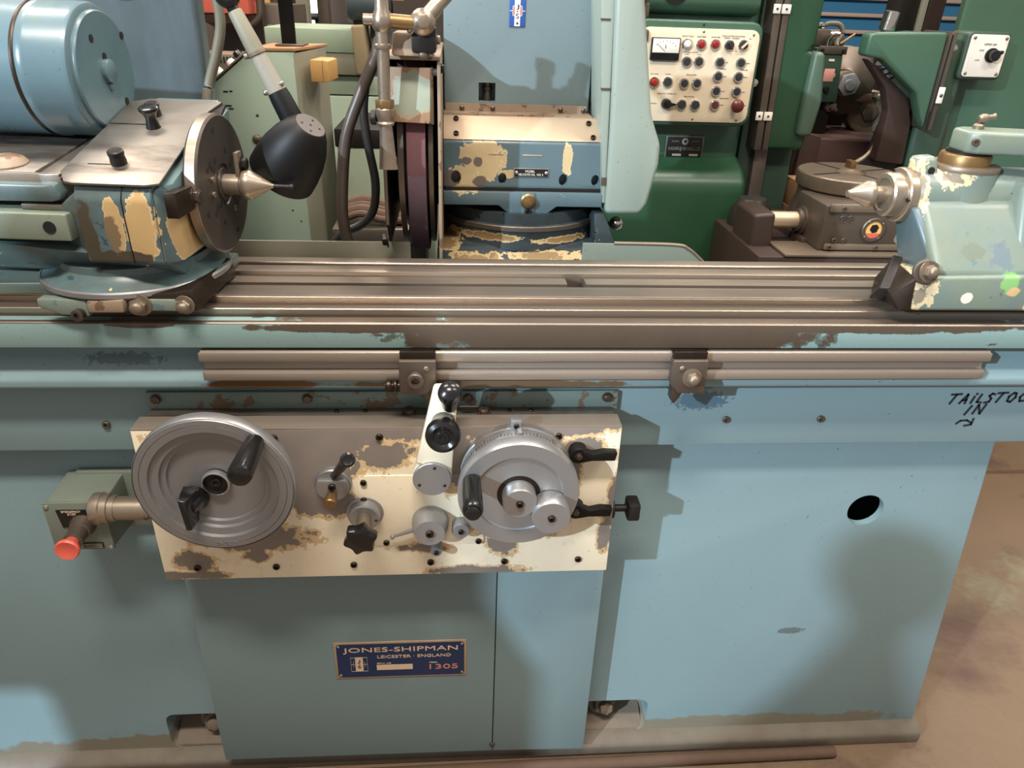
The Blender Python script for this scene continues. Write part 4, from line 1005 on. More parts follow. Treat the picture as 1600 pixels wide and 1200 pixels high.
wm.lathe([(0.08, 0), (R_, 0), (R_, 0.0315), (0.08, 0.0315)], wc, (1, 0, 0), 120)
obj('abrasive_rim', wm, 'wheel', gw)
obj('worn_band', MB().prism([(0.44 + (R_ + 0.0006) * math.cos(math.radians(a)), 1.243 + (R_ + 0.0006) * math.sin(math.radians(a))) for a in range(186, 262, 3)] + [(0.44 + (R_ - 0.01) * math.cos(math.radians(a)), 1.243 + (R_ - 0.01) * math.sin(math.radians(a))) for a in range(261, 185, -3)], 'yz', -0.0829, -0.0517), 'wheel2', gw)
obj('wheel_collet', MB().lathe([(0.05, -0.012), (0.155, -0.010), (0.165, 0.0), (0.165, 0.0315), (0.155, 0.042), (0.05, 0.044)], wc, (1, 0, 0), 60), 'iron_grey', gw)
obj('guard_ring', MB().lathe([(0.188, -0.016), (0.190, -0.016), (0.190, -0.006), (0.188, -0.006)], wc, (1, 0, 0), 90, False).lathe([(0.17, 0.036), (0.185, 0.036), (0.185, 0.044), (0.17, 0.044)], wc, (1, 0, 0), 90), 'iron_grey', gw)

# ------------------------------------------------------------------ coolant nozzle, bracket, hoses
cn = thing('coolant_nozzle', 'pitted coolant pipe with a brass union and a flat spreader nozzle', 'nozzle', (-0.112, 0.205, 1.24))
nx, ny = -0.1115, 0.205
obj('down_pipe', MB().cyl((nx - 0.0015, ny, 1.345), (nx + 0.0005, ny, 1.445), 0.0098), 'pipe', cn)
obj('pipe_socket', MB().lathe([(0.0125, 0), (0.0132, 0.002), (0.0132, 0.006), (0.0108, 0.008), (0.0108, 0.026)], (nx, ny, 1.423), (0, 0, 1), 28), 'pipe', cn)
obj('tee_body', MB().lathe([(0.011, 0), (0.0155, 0.006), (0.0165, 0.014), (0.0155, 0.022), (0.011, 0.030), (0.010, 0.06), (0.013, 0.062), (0.013, 0.08)], (nx + 0.0005, ny, 1.447), (0, 0, 1), 30), 'pipe', cn)
obj('cross_pipe', MB().cyl((nx, ny, 1.463), (nx + 0.055, ny + 0.004, 1.460), 0.0105), 'brass', cn)
obj('stub_pipe', MB().cyl((nx - 0.028, ny, 1.463), (nx, ny, 1.463), 0.0085, ch=0.001), 'pipe', cn)
obj('union_nut', MB().prism([(0.0152 * math.cos(PI / 3 * k + .2) + nx - 0.001, 0.0152 * math.sin(PI / 3 * k + .2) + ny) for k in range(6)], 'xy', 1.3365, 1.350, 0.001), 'brass', cn)
obj('union_body', MB().lathe([(0.0142, 0), (0.0150, 0.003), (0.0125, 0.006), (0.0135, 0.010), (0.0150, 0.016), (0.0150, 0.024), (0.0125, 0.027)], (nx - 0.0015, ny, 1.3115), (0, 0, 1), 24), 'pipe', cn)
obj('tap_knob', MB().cyl((nx - 0.014, ny + 0.004, 1.322), (nx - 0.024, ny + 0.006, 1.322), 0.0115, ch=0.0015), 'black_iron', cn)
sp = MB()
t_ = bmesh.new()
rg = []
for k, (z, a, b) in enumerate(((1.3125, 0.0105, 0.0095), (1.300, 0.0110, 0.0090), (1.275, 0.0125, 0.0080), (1.252, 0.0145, 0.0070), (1.2425, 0.0155, 0.0065))):
    rg.append([t_.verts.new((nx + 0.0005 * k - 0.001 + a * math.cos(2 * PI * j / 28), ny - 0.004 * k / 4 + b * math.sin(2 * PI * j / 28), z)) for j in range(28)])
rg.append([t_.verts.new((v.co.x * 0.90 + (nx + 0.001) * 0.10, (v.co.y - ny) * 0.75 + ny - 0.001, 1.2425)) for v in rg[-1]])
rg.append([t_.verts.new((v.co.x, v.co.y, 1.262)) for v in rg[-1]])
for a, b in zip(rg, rg[1:]):
    for j in range(28):
        t_.faces.new((a[j], a[(j + 1) % 28], b[(j + 1) % 28], b[j]))
t_.faces.new(rg[-1])
bmesh.ops.recalc_face_normals(t_, faces=t_.faces)
sp._merge(t_)
obj('spreader', sp, 'pipe', cn)
jb = obj('swivel_joint', MB().lathe([(0.0, -0.016), (0.016, -0.014), (0.0190, -0.006), (0.0195, 0.004), (0.0165, 0.008), (0.0105, 0.012), (0.0105, 0.016), (0, 0.017)], (-0.050, ny + 0.004, 1.462), (0.1, -1, 0.1), 32), 'pipe', cn)
obj('joint_nut', MB().prism([(0.011 * math.cos(PI / 3 * k), 0.011 * math.sin(PI / 3 * k)) for k in range(6)], 'xy', 0.012, 0.020, 0.001).xform(Matrix.Translation((-0.050, ny + 0.004, 1.462)) @ facing((0.1, -1, 0.1))), 'pipe', jb)
obj('rising_pipe', MB().cyl((-0.044, ny + 0.008, 1.468), (-0.008, ny + 0.03, 1.505), 0.0105).cyl((-0.044, ny + 0.008, 1.468), (-0.030, ny + 0.018, 1.483), 0.0125), 'pipe', cn)
cbk = obj('clamp_bracket', MB().box(-0.068, -0.030, ny + 0.005, ny + 0.055, 1.4185, 1.456, 0.004), 'black_iron', cn)
obj('bracket_foot', MB().hexa([(-0.100, ny + 0.01, 1.4125), (-0.032, ny + 0.01, 1.4125), (-0.032, ny + 0.08, 1.4125), (-0.100, ny + 0.08, 1.4125), (-0.098, ny + 0.02, 1.447), (-0.066, ny + 0.02, 1.447), (-0.066, ny + 0.08, 1.447), (-0.098, ny + 0.08, 1.447)], 0.005), 'rust_plate', cn)
fix('hex_bolt', (-0.030, ny + 0.025, 1.437), 0.006, cbk, 'iron_light', d=(1, -0.2, 0))
fix('hex_bolt', (-0.0665, ny + 0.005, 1.450), 0.006, cbk, 'iron_light', d=(-1, -0.6, 0.7))
fix('screw', (-0.050, ny + 0.012, 1.4165), 0.008, cn, 'iron_grey', d=(0, -1, 0.3))
tag(obj('coolant_hose', MB().tube([(-0.128, 0.345, 1.43), (-0.138, 0.335, 1.40), (-0.165, 0.325, 1.342), (-0.192, 0.317, 1.275), (-0.205, 0.315, 1.19), (-0.208, 0.315, 1.12), (-0.195, 0.318, 1.05), (-0.18, 0.325, 1.02)], 0.0105, 14), 'brown_rubber'), 'thick brown coolant hose curving down beside the wheel guard', 'hose')
tag(obj('coolant_hose', MB().tube([(-0.165, 0.43, 1.36), (-0.173, 0.43, 1.30), (-0.168, 0.43, 1.24), (-0.158, 0.43, 1.17), (-0.165, 0.43, 1.115), (-0.19, 0.43, 1.085), (-0.23, 0.43, 1.065), (-0.27, 0.43, 1.02)], 0.0085, 12), 'dark_rubber'), 'thin dark hose looping behind the thick coolant hose', 'hose')

# ------------------------------------------------------------------ work lamp
lp = thing('work_lamp', 'black bell shaded work lamp on a grey sleeved swivel arm', 'lamp', (-0.30, 0.17, 1.30))
la0, la1, la2, la3 = Vector((-0.318, 0.165, 1.470)), Vector((-0.288, 0.162, 1.405)), Vector((-0.268, 0.160, 1.363)), Vector((-0.243, 0.158, 1.318))
obj('arm_pivot', MB().lathe([(0.012, -0.012), (0.017, -0.010), (0.018, 0), (0.017, 0.008), (0.011, 0.011), (0.010, 0.006), (0, 0.006)], (-0.326, 0.165, 1.490), (0.15, -1, 0.2), 30).cyl((-0.325, 0.165, 1.482), la0 + Vector((0.002, 0, -0.006)), 0.008), 'black_plastic', lp)
ax = (la1 - la0).normalized()
obj('upper_sleeve', MB().lathe([(0.0095, 0), (0.0105, 0.002), (0.0125, 0.045), (0.0125, 0.060)], la0, ax, 28), 'olive_grey', lp)
obj('sleeve_ring', MB().lathe([(0.0125, 0), (0.0142, 0.001), (0.0142, 0.005), (0.0125, 0.006)], la0 + ax * 0.058, ax, 28).cyl(la0 + ax * 0.061 + Vector((-0.013, -0.002, -0.004)), la0 + ax * 0.061 + Vector((-0.018, -0.002, -0.005)), 0.004), 'iron_light', lp)
obj('lower_sleeve', MB().lathe([(0.0122, 0), (0.0145, 0.050), (0.0145, 0.058)], la0 + ax * 0.064, ax, 28), 'sleeve', lp)
ne = la0 + ax * 0.118
nk = obj('neck', MB().lathe([(0.0148, 0), (0.0160, 0.010), (0.0175, 0.050), (0.0150, 0.085)], ne, ax, 30), 'black', lp)
for dx in (-0.013, 0.012):
    fix('screw', ne + Vector((dx, -0.0085, 0.0 + dx * 0.55)) - ax * 0.006, 0.004, nk, 'chrome')
sax = Vector((-0.50, 0.28, -0.70)).normalized()
so = Vector((-0.214, 0.105, 1.323))
sh = obj('shade', MB().lathe([(0.0, 0.0), (0.0235, 0.0), (0.0255, 0.002), (0.0335, 0.014), (0.0425, 0.034), (0.0490, 0.058), (0.0515, 0.080), (0.0520, 0.100), (0.0500, 0.100), (0.0480, 0.07), (0.04, 0.035), (0.02, 0.012), (0, 0.010)], so, sax, 56), 'black', lp)
obj('shade_cap', MB().lathe([(0.0225, 0), (0.0225, 0.0012), (0, 0.0012)], so, -sax, 40), 'cap_grey', sh)
cm = MB()
q = Matrix.Translation(so) @ facing(-sax)
for x, y in ((0, 0), (0.012, 0.007), (-0.012, 0.007), (0.010, -0.010), (-0.010, -0.010)):
    cm.lathe([(0.0017, 0.001), (0.0017, 0.0016), (0, 0.0016)], (x, y, 0), (0, 0, 1), 10)
obj('cap_holes', cm.xform(q), 'dark_void', sh)['kind'] = 'stuff'
obj('bulb', MB().lathe([(0.012, 0.012), (0.014, 0.03), (0.024, 0.06), (0.026, 0.075), (0.018, 0.09), (0, 0.096)], so, sax, 24), 'white', lp)
obj('arm_tube', MB().tube([(-0.326, 0.17, 1.50), (-0.345, 0.25, 1.62), (-0.42, 0.42, 1.75), (-0.52, 0.54, 1.80), (-0.58, 0.60, 1.75)], 0.008, 10), 'black', lp)

# ------------------------------------------------------------------ tailstock
ts = thing('tailstock', 'pale blue chipped tailstock with a steel centre, brass capped boss and lever', 'tailstock', (0.80, 0.05, 1.095))
# body: base, sloped web and head barrel
obj('foot', MB().hexa([(0.690, -0.050, 1.0965), (1.10, -0.050, 1.0965), (1.10, 0.11, 1.0965), (0.700, 0.06, 1.0965), (0.684, -0.049, 1.150), (1.10, -0.049, 1.160), (1.10, 0.10, 1.150), (0.712, 0.05, 1.140)], 0.006, 3), 'blue_tail', ts)
obj('body', MB().hexa([(0.720, -0.046, 1.148), (1.10, -0.046, 1.148), (1.10, 0.10, 1.12), (0.738, 0.09, 1.12), (0.709, 0.034, 1.245), (1.10, 0.024, 1.250), (1.10, 0.13, 1.27), (0.715, 0.115, 1.25)], 0.014, 4), 'blue_tail', ts)
obj('side_shoulder', MB().hexa([(0.85, -0.035, 1.15), (1.10, -0.035, 1.15), (1.10, 0.10, 1.12), (0.85, 0.10, 1.12), (0.858, 0.020, 1.275), (1.10, 0.020, 1.275), (1.10, 0.12, 1.275), (0.858, 0.12, 1.275)], 0.012, 3), 'blue_tail', ts)
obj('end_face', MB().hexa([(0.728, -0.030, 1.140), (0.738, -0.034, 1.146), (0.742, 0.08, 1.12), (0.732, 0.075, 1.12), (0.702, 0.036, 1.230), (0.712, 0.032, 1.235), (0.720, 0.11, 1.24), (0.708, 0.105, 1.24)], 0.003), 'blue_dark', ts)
obj('head_barrel', MB().cyl((0.712, 0.08, 1.243), (1.05, 0.08, 1.243), 0.045, ch=0.006, n=40), 'blue_tail', ts)
obj('clamp_ear', MB().hexa([(0.710, 0.055, 1.262), (0.745, 0.050, 1.262), (0.745, 0.09, 1.262), (0.710, 0.09, 1.262), (0.705, 0.062, 1.303), (0.737, 0.060, 1.306), (0.739, 0.090, 1.306), (0.705, 0.090, 1.303)], 0.008, 3), 'blue_tail', ts)
obj('ear_hole', MB().lathe([(0.0058, 0), (0.0058, 0.0008), (0, 0.0008)], (0.728, 0.0560, 1.285), (0.1, -1, 0.1), 18), 'dark_void', ts)
obj('capstan_boss', MB().lathe([(0.067, 1.158), (0.064, 1.175), (0.060, 1.195), (0.057, 1.225), (0.0535, 1.255), (0.0515, 1.286)], (0.796, 0.085, 0), (0, 0, 1), 48), 'blue_tail', ts)
obj('boss_rim', MB().lathe([(0.0500, 1.284), (0.0525, 1.285), (0.0530, 1.289), (0.0515, 1.2925), (0.030, 1.2925)], (0.796, 0.085, 0), (0, 0, 1), 48), 'iron_light', ts)
obj('boss_cap', MB().lathe([(0.0375, 1.2925), (0.0375, 1.305), (0.0355, 1.308), (0.0300, 1.309), (0.0, 1.309)], (0.796, 0.085, 0), (0, 0, 1), 48), 'brass', ts)
lv = obj('capstan_lever', MB().prism([(0.772, 0.057), (0.785, 0.046), (0.815, 0.040), (1.05, 0.010), (1.06, 0.070), (0.83, 0.110), (0.79, 0.112), (0.772, 0.10)], 'xy', 1.312, 1.344, 0.005, 3), 'blue_tail', ts)
obj('lever_shim', MB().lathe([(0.030, 1.308), (0.030, 1.3125)], (0.796, 0.085, 0), (0, 0, 1), 36), 'black_iron', lv)
obj('lever_nipple', MB().lathe([(0.0080, 0), (0.0080, 0.006), (0.0055, 0.009)], (0.802, 0.085, 1.343), (0, 0, 1), 20).lathe([(0, 0), (0.006, 0.002), (0.0075, 0.008), (0.006, 0.014), (0.004, 0.017), (0.0035, 0.022), (0.0045, 0.024), (0.0045, 0.026), (0, 0.028)], (0.797, 0.085, 1.357), (1, -0.1, 0.25), 18), 'iron_light', lv)
fix('socket_screw', (0.780, 0.050, 1.330), 0.0055, lv, 'iron_grey', d=(-0.3, -1, 0))
qc = (0.712, 0.08, 1.243)
qu = obj('quill', MB().lathe([(0.040, 0.0), (0.042, 0.002), (0.042, 0.014), (0.040, 0.016), (0.034, 0.0165), (0.034, 0.034), (0.0315, 0.037), (0.025, 0.0375), (0.024, 0.035), (0.0135, 0.035)], qc, (-1, 0, 0), 48), 'centre_steel', ts)
for a in (60, 180, 290):
    fix('socket_screw', (0.697, 0.08 + 0.0375 * math.cos(math.radians(a)), 1.243 + 0.0375 * math.sin(math.radians(a))), 0.0035, qu, 'steel_dark', d=(-1, 0, 0))
obj('dead_centre', MB().lathe([(0.0135, 0.03), (0.0130, 0.052), (0.0135, 0.056), (0.0198, 0.0565), (0.0205, 0.0575), (0.0205, 0.064), (0.0198, 0.0655), (0.0060, 0.092), (0.0055, 0.096), (0.0, 0.0965)], qc, (-1, 0, 0), 40), 'centre_steel', ts)
obj('dust_scraper', MB().hexa([(0.672, -0.046, 1.097), (0.689, -0.0515, 1.097), (0.695, 0.03, 1.097), (0.668, 0.03, 1.097), (0.660, -0.030, 1.118), (0.6835, -0.0505, 1.150), (0.695, 0.04, 1.152), (0.668, 0.03, 1.122)], 0.002), 'steel_dark', ts)
obj('scraper_bar', MB().hexa([(0.650, 0.002, 1.098), (0.664, -0.012, 1.098), (0.700, 0.045, 1.10), (0.690, 0.055, 1.10), (0.654, -0.012, 1.120), (0.668, -0.024, 1.124), (0.700, 0.020, 1.160), (0.690, 0.032, 1.160)], 0.002), 'black_iron', ts)
bo = obj('clamp_seat', MB().lathe([(0.019, 0), (0.0185, 0.004), (0.0165, 0.006)], (0.697, -0.046, 1.158), (-0.2, -1, 0.25), 30), 'iron_grey', ts)
fix('dome_nut', (0.697, -0.050, 1.159), 0.0098, bo, 'iron_light', d=(0.35, -1, 0.3))
bo = obj('clamp_seat', MB().lathe([(0.019, 0), (0.0185, 0.004), (0.0165, 0.006)], (0.874, -0.049, 1.152), (0, -1, 0.1), 30), 'iron_grey', ts)
fix('dome_nut', (0.874, -0.054, 1.152), 0.0098, bo, 'black_iron', d=(0.1, -1, 0.1))
for z in (1.242, 1.262):
    fix('socket_screw', (0.872, 0.028, z), 0.0075, ts, 'black_iron')
tag(obj('paper_tag', MB().box(0.862, 0.935, 0.020, 0.026, 1.276, 1.288, 0.002), 'white'), 'small white paper scrap lying on the tailstock beside the boss', 'paper')

# ------------------------------------------------------------------ teal cabinet behind the workhead, with its conduit
tc_ = thing('teal_cabinet', 'tall dark teal sheet metal cabinet standing behind the workhead', 'cabinet', (-0.72, 0.62, 0))
obj('cabinet_body', MB().hexa([(-1.10, 0.50, 0), (-0.492, 0.515, 0), (-0.516, 0.66, 0), (-1.10, 0.80, 0), (-1.10, 0.50, 1.75), (-0.474, 0.515, 1.75), (-0.505, 0.66, 1.75), (-1.10, 0.80, 1.75)], 0.012, 3), 'teal_dark', tc_)
obj('round_port', MB().lathe([(0.050, 0), (0.050, 0.003), (0.042, 0.004), (0.042, 0.0005), (0, 0.0005)], (-0.60, 0.512, 1.525), (0.02, -1, 0), 32), 'black_iron', tc_)
tag(obj('conduit', MB().tube([(-0.438, 0.50, 1.60), (-0.436, 0.50, 1.50), (-0.434, 0.50, 1.44), (-0.450, 0.50, 1.385), (-0.470, 0.50, 1.335), (-0.480, 0.49, 1.28), (-0.49, 0.49, 1.10)], 0.0095, 12), 'tan_hose'), 'dusty tan cable conduit bending down the edge of the teal cabinet', 'conduit')

# ------------------------------------------------------------------ pale green console with post and wood block
cs = thing('console_cabinet', 'pale green console with a sloping button panel, behind the work lamp', 'console', (-0.5, 1.1, 0))
obj('side_face', MB().prism([(-0.66, 0), (-0.408, 0), (-0.404, 1.362), (-0.512, 1.360), (-0.626, 1.272), (-0.64, 1.15)], 'xz', 1.0, 1.03, 0.003), 'pale_green', cs)
obj('console_body', MB().prism([(-0.66, 0), (-0.415, 0), (-0.412, 1.356), (-0.512, 1.354), (-0.62, 1.268), (-0.64, 1.15)], 'xz', 1.03, 1.35, 0.003), 'pale_green', cs)
obj('olive_side', MB().hexa([(-0.408, 1.0, 0), (-0.403, 1.0, 0), (-0.342, 1.22, 0), (-0.42, 1.22, 0), (-0.405, 1.0, 1.358), (-0.4035, 1.0, 1.358), (-0.356, 1.2, 1.362), (-0.42, 1.2, 1.362)], 0.002), 'olive_grey', cs)
obj('top_board', MB().hexa([(-0.515, 0.998, 1.3605), (-0.402, 0.998, 1.3625), (-0.353, 1.22, 1.3625), (-0.50, 1.22, 1.3605), (-0.515, 0.998, 1.368), (-0.402, 0.998, 1.370), (-0.353, 1.22, 1.370), (-0.50, 1.22, 1.368)], 0.001), 'cardboard', cs)
pn = obj('button_panel', MB().hexa([(-0.630, 0.995, 1.270), (-0.513, 0.995, 1.362), (-0.513, 1.35, 1.362), (-0.630, 1.35, 1.270), (-0.633, 0.995, 1.274), (-0.516, 0.995, 1.366), (-0.516, 1.35, 1.366), (-0.633, 1.35, 1.274)], 0.001), 'iron_light', cs)
for x, y in ((-0.605, 1.06), (-0.585, 1.12), (-0.555, 1.08), (-0.535, 1.16)):
    z = 1.274 + (x + 0.633) * 0.786
    obj('panel_knob', MB().lathe([(0.012, 0), (0.012, 0.012), (0.009, 0.022), (0, 0.024)], (x, y, z), (-0.62, 0, 0.79), 18), 'white' if x < -0.57 else 'black_plastic', pn)
fix('screw', (-0.520, 1.0, 1.148), 0.013, cs, 'iron_grey', name='side_bolt')
fix('screw', (-0.535, 1.0, 1.075), 0.006, cs, 'iron_grey', name='side_bolt')
fix('screw', (-0.512, 1.0, 1.208), 0.004, cs, 'iron_grey', name='side_bolt')
mk = MB()
for x, z, a in ((-0.59, 1.262, 0.012), (-0.575, 1.263, 0.008), (-0.59, 1.228, 0.016), (-0.582, 1.221, 0.012), (-0.455, 1.02, 0.006), (-0.515, 1.06, 0.004), (-0.45, 0.96, 0.005), (-0.43, 0.93, 0.004)):
    mk.box(x, x + a, 0.9985, 1.0, z, z + 0.004, 0.0004)
obj('paint_chips', mk, 'ink', cs)
pst = thing('black_post', 'black flat steel post on a small foot plate on the console top', 'post', (-0.43, 1.12, 1.37))
obj('upright', MB().box(-0.452, -0.417, 1.10, 1.115, 1.3735, 1.9, 0.001), 'black', pst)
obj('foot_plate', MB().box(-0.462, -0.392, 1.06, 1.15, 1.3702, 1.374, 0.0008), 'iron_grey', pst)
wb_ = thing('wood_block', 'small orange wood offcut fixed to the side of the pale green console', 'wood block', (-0.345, 1.08, 1.30))
obj('block', MB().hexa([(-0.372, 1.03, 1.290), (-0.340, 1.02, 1.290), (-0.330, 1.13, 1.290), (-0.362, 1.14, 1.290), (-0.372, 1.03, 1.342), (-0.340, 1.02, 1.342), (-0.330, 1.13, 1.342), (-0.362, 1.14, 1.342)], 0.0015), 'wood', wb_)
obj('split_half', MB().hexa([(-0.3395, 1.02, 1.289), (-0.325, 1.02, 1.292), (-0.316, 1.12, 1.292), (-0.3295, 1.13, 1.289), (-0.3395, 1.02, 1.343), (-0.325, 1.02, 1.340), (-0.316, 1.12, 1.340), (-0.3295, 1.13, 1.343)], 0.0015), 'wood', wb_)

# pale machine further back, with a cushioned edge
bm_ = thing('pale_green_machine', 'pale green machine with stepped front seen behind the wood block', 'machine', (-0.45, 1.9, 0))
obj('upper_body', MB().box(-0.632, -0.335, 1.70, 2.1, 1.315, 1.388, 0.004), 'pale_green2', bm_)
obj('upper_band', MB().box(-0.630, -0.333, 1.705, 2.1, 1.246, 1.3148, 0.003), 'olive_grey', bm_)
obj('middle_body', MB().box(-0.66, -0.27, 1.73, 2.1, 1.18, 1.240, 0.003), 'pale_green2', bm_)
obj('lower_body', MB().box(-0.68, -0.25, 1.72, 2.1, 0, 1.176, 0.004), 'pale_green', bm_)
obj('edge_pad', MB().hexa([(-0.332, 1.66, 1.25), (-0.290, 1.66, 1.25), (-0.290, 1.9, 1.25), (-0.332, 1.9, 1.25), (-0.342, 1.65, 1.402), (-0.300, 1.65, 1.405), (-0.300, 1.9, 1.405), (-0.342, 1.9, 1.402)], 0.008, 3), 'pad_tan', bm_)
obj('teal_side', MB().box(-0.289, -0.20, 1.75, 2.1, 1.18, 1.40, 0.003), 'teal_dark', bm_)
mt = thing('small_motor', 'dark finned motor behind the coolant pipe tee', 'motor', (-0.25, 1.6, 1.41))
obj('motor_body', MB().lathe([(0.03, 0), (0.055, 0.002), (0.06, 0.01), (0.06, 0.09), (0.05, 0.1)], (-0.36, 1.72, 1.47), (1, 0.1, 0), 30), 'teal_dark', mt)
for k in range(5):
    obj('fin', MB().lathe([(0.04, 0), (0.058, 0), (0.058, 0.005), (0.04, 0.005)], (-0.258 + 0.011 * k, 1.73, 1.47), (1, 0.1, 0), 30), 'black_iron', mt)
obj('motor_foot', MB().box(-0.34, -0.22, 1.70, 1.80, 1.404, 1.425, 0.003), 'black_iron', mt)

# low cabinet seen through the gap by the wheel guard, with cloth and box on the floor of the gap
lc = thing('low_cabinet', 'low pale green cabinet with a dark finger slot behind the hoses', 'cabinet', (-0.22, 1.3, 0))
obj('cabinet_body', MB().box(-0.33, -0.06, 1.10, 1.4, 0, 1.115, 0.004), 'pale_green2', lc)
obj('finger_slot', MB().box(-0.163, -0.128, 1.098, 1.101, 0.995, 1.025, 0.008), 'black_iron', lc)
obj('dark_top', MB().box(-0.335, -0.055, 1.095, 1.42, 1.1155, 1.165, 0.004), 'black_iron', lc)
clh = MB()
for k in range(4):
    clh.tube([(-0.30, 0.90 + 0.02 * k, 0.965 + 0.008 * k), (-0.25, 0.89 + 0.025 * k, 0.985 + 0.006 * k), (-0.20, 0.90 + 0.02 * k, 0.968 + 0.008 * k), (-0.14, 0.91 + 0.02 * k, 0.962)], 0.010 + 0.004 * (k % 2), 10)
tag(obj('brown_cloth', clh, 'brown_dirt'), 'crumpled brown cloth on the dark toolbox behind the hoses', 'cloth')
tb = thing('tool_box', 'dark steel toolbox under the brown cloth behind the hoses', 'toolbox', (-0.2, 0.95, 0))
obj('box_body', MB().box(-0.32, -0.08, 0.88, 1.06, 0.60, 0.905, 0.004), 'black_iron', tb)
obj('box_lid', MB().box(-0.325, -0.075, 0.875, 1.065, 0.9055, 0.948, 0.004), 'iron_grey', tb)
obj('box_stand', MB().box(-0.34, -0.06, 0.87, 1.07, 0, 0.598), 'maroon_dark', tb)

# far left: red tank over a steel bowl, grey locker, slotted rail
rd = thing('red_tank', 'worn red metal tank with a rusty bowl beneath and bent pipe', 'tank', (-0.9, 2.3, 0))
obj('tank_body', MB().box(-1.02, -0.795, 2.2, 2.4, 1.408, 1.75, 0.006), 'red_box', rd)
obj('tank_bowl', MB().lathe([(0, 0), (0.05, 0.004), (0.09, 0.025), (0.105, 0.055)], (-0.905, 2.30, 1.350), (0, 0, 1), 36), 'maroon', rd)
obj('bent_pipe', MB().tube([(-0.765, 2.25, 1.60), (-0.765, 2.25, 1.45), (-0.772, 2.25, 1.40), (-0.81, 2.25, 1.37), (-0.85, 2.26, 1.37)], 0.012, 12), 'iron_grey', rd)
obj('tank_stand', MB().box(-1.0, -0.80, 2.42, 2.5, 0, 1.7), 'maroon_dark', rd)
lk = thing('grey_locker', 'grey steel locker with a lighter door behind the lamp arm', 'locker', (-0.85, 2.8, 0))
obj('locker_body', MB().box(-1.35, -0.72, 2.6, 3.0, 0, 1.44, 0.004), 'iron_grey', lk)
obj('locker_door', MB().box(-0.98, -0.80, 2.588, 2.5995, 0.1, 1.36, 0.003), 'grey_box', lk)
rk = thing('slotted_rail', 'pale machine rail with a row of fine slots behind the console', 'rail', (-0.75, 1.55, 1.25))
obj('rail_beam', MB().box(-0.98, -0.655, 1.50, 1.60, 1.262, 1.318, 0.004), 'iron_light', rk)
sl = MB()
for k in range(30):
    sl.box(-0.96 + 0.010 * k, -0.9555 + 0.010 * k, 1.498, 1.502, 1.290, 1.308)
obj('slots', sl, 'dark_void', rk)['kind'] = 'stuff'
obj('rail_leg', MB().box(-0.95, -0.70, 1.53, 1.58, 0, 1.262), 'iron_grey', rk)
for x0, x1, y, m_ in ((-0.98, -0.90, 3.6, 'maroon_dark'), (-0.86, -0.80, 3.5, 'olive_grey'), (-0.78, -0.72, 3.7, 'iron_grey')):
    o_ = obj('steel_upright', MB().box(x0, x1, y, y + 0.1, 0, 3.2, 0.003).box(x0 - 0.01, x1 + 0.01, y - 0.01, y + 0.11, 0, 0.01), m_)
    tag(o_, {'maroon_dark': 'dark brown steel upright behind the red tank', 'olive_grey': 'thin olive steel upright beside the black post', 'iron_grey': 'grey steel upright just left of the bright window'}[m_], 'upright')
stl = thing('black_stool', 'round black stool in front of the bright window', 'stool', (-0.92, 4.2, 0))
obj('seat', MB().lathe([(0, 0.035), (0.10, 0.035), (0.115, 0.02), (0.115, 0.008), (0.10, 0), (0, 0)], (-0.92, 4.2, 1.335), (0, 0, 1), 32), 'black', stl)
for a in (45, 135, 225, 315):
    x, y = -0.92 + 0.08 * math.cos(math.radians(a)), 4.2 + 0.08 * math.sin(math.radians(a))
    obj('leg', MB().cyl((x, y, 1.335), (-0.92 + (x + 0.92) * 2.2, 4.2 + (y - 4.2) * 2.2, 0), 0.012, n=10), 'black', stl)
dm = thing('round_drum', 'white drum with dark rings beside the black stool', 'drum', (-1.06, 4.0, 0))
obj('drum_body', MB().lathe([(0.10, 0), (0.10, 1.29), (0.09, 1.30), (0, 1.30)], (-1.18, 4.0, 0), (0, 0, 1), 32), 'white', dm)
obj('drum_ring', MB().lathe([(0.06, 0), (0.075, 0.006), (0.06, 0.012)], (-1.09, 3.915, 1.26), (0, -1, 0.6), 28, False), 'ink', dm)
ybm = obj('yellow_beam', MB().box(-1.30, -0.35, 4.6, 4.7, 1.455, 1.53, 0.003).box(-1.30, -1.24, 4.6, 4.7, 0, 1.455), 'wood')
tag(ybm, 'yellow wooden rail across the back of the shop beside the window', 'rail')

# ------------------------------------------------------------------ dark green gear machine with its control panel
gm = thing('green_machine', 'dark green machine column with a bulging belly and black nameplate', 'machine', (0.75, 1.9, 0))
obj('column', MB().box(0.25, 1.016, 1.62, 2.4, 0.9, 1.75, 0.03, 3), 'green_mid', gm)
obj('belly', MB().prism([(1.62, 1.02), (1.605, 1.010), (1.54, 0.985), (1.505, 0.955), (1.495, 0.91), (1.495, 0.0), (2.4, 0.0), (2.4, 1.02)], 'yz', 0.25, 1.018, 0.02, 3, 0.6), 'green', gm)
obj('header', MB().prism([(1.58, 1.475), (1.56, 1.50), (1.56, 1.75), (1.62, 1.75), (1.62, 1.465)], 'yz', 0.3, 0.985, 0.008, 3), 'green_mid', gm)
obj('header_port', MB().lathe([(0.048, 0), (0.048, 0.002), (0, 0.002)], (0.70, 1.56, 1.545), (0, -1, 0), 30), 'dark_void', gm)
gp = obj('nameplate', MB().box(0.742, 0.880, 1.612, 1.6198, 1.010, 1.087, 0.004), 'iron_light', gm)
obj('plate_field', MB().box(0.747, 0.875, 1.610, 1.6135, 1.0145, 1.0825, 0.004), 'sign_black', gp)
text('KASHIFUJI WORKS LTD', 0.115, 0.015, (0.811, 1.610, 1.042), 'print_grey', gp)
text('KYOTO', 0.024, 0.006, (0.776, 1.610, 1.068), 'print_grey', gp)
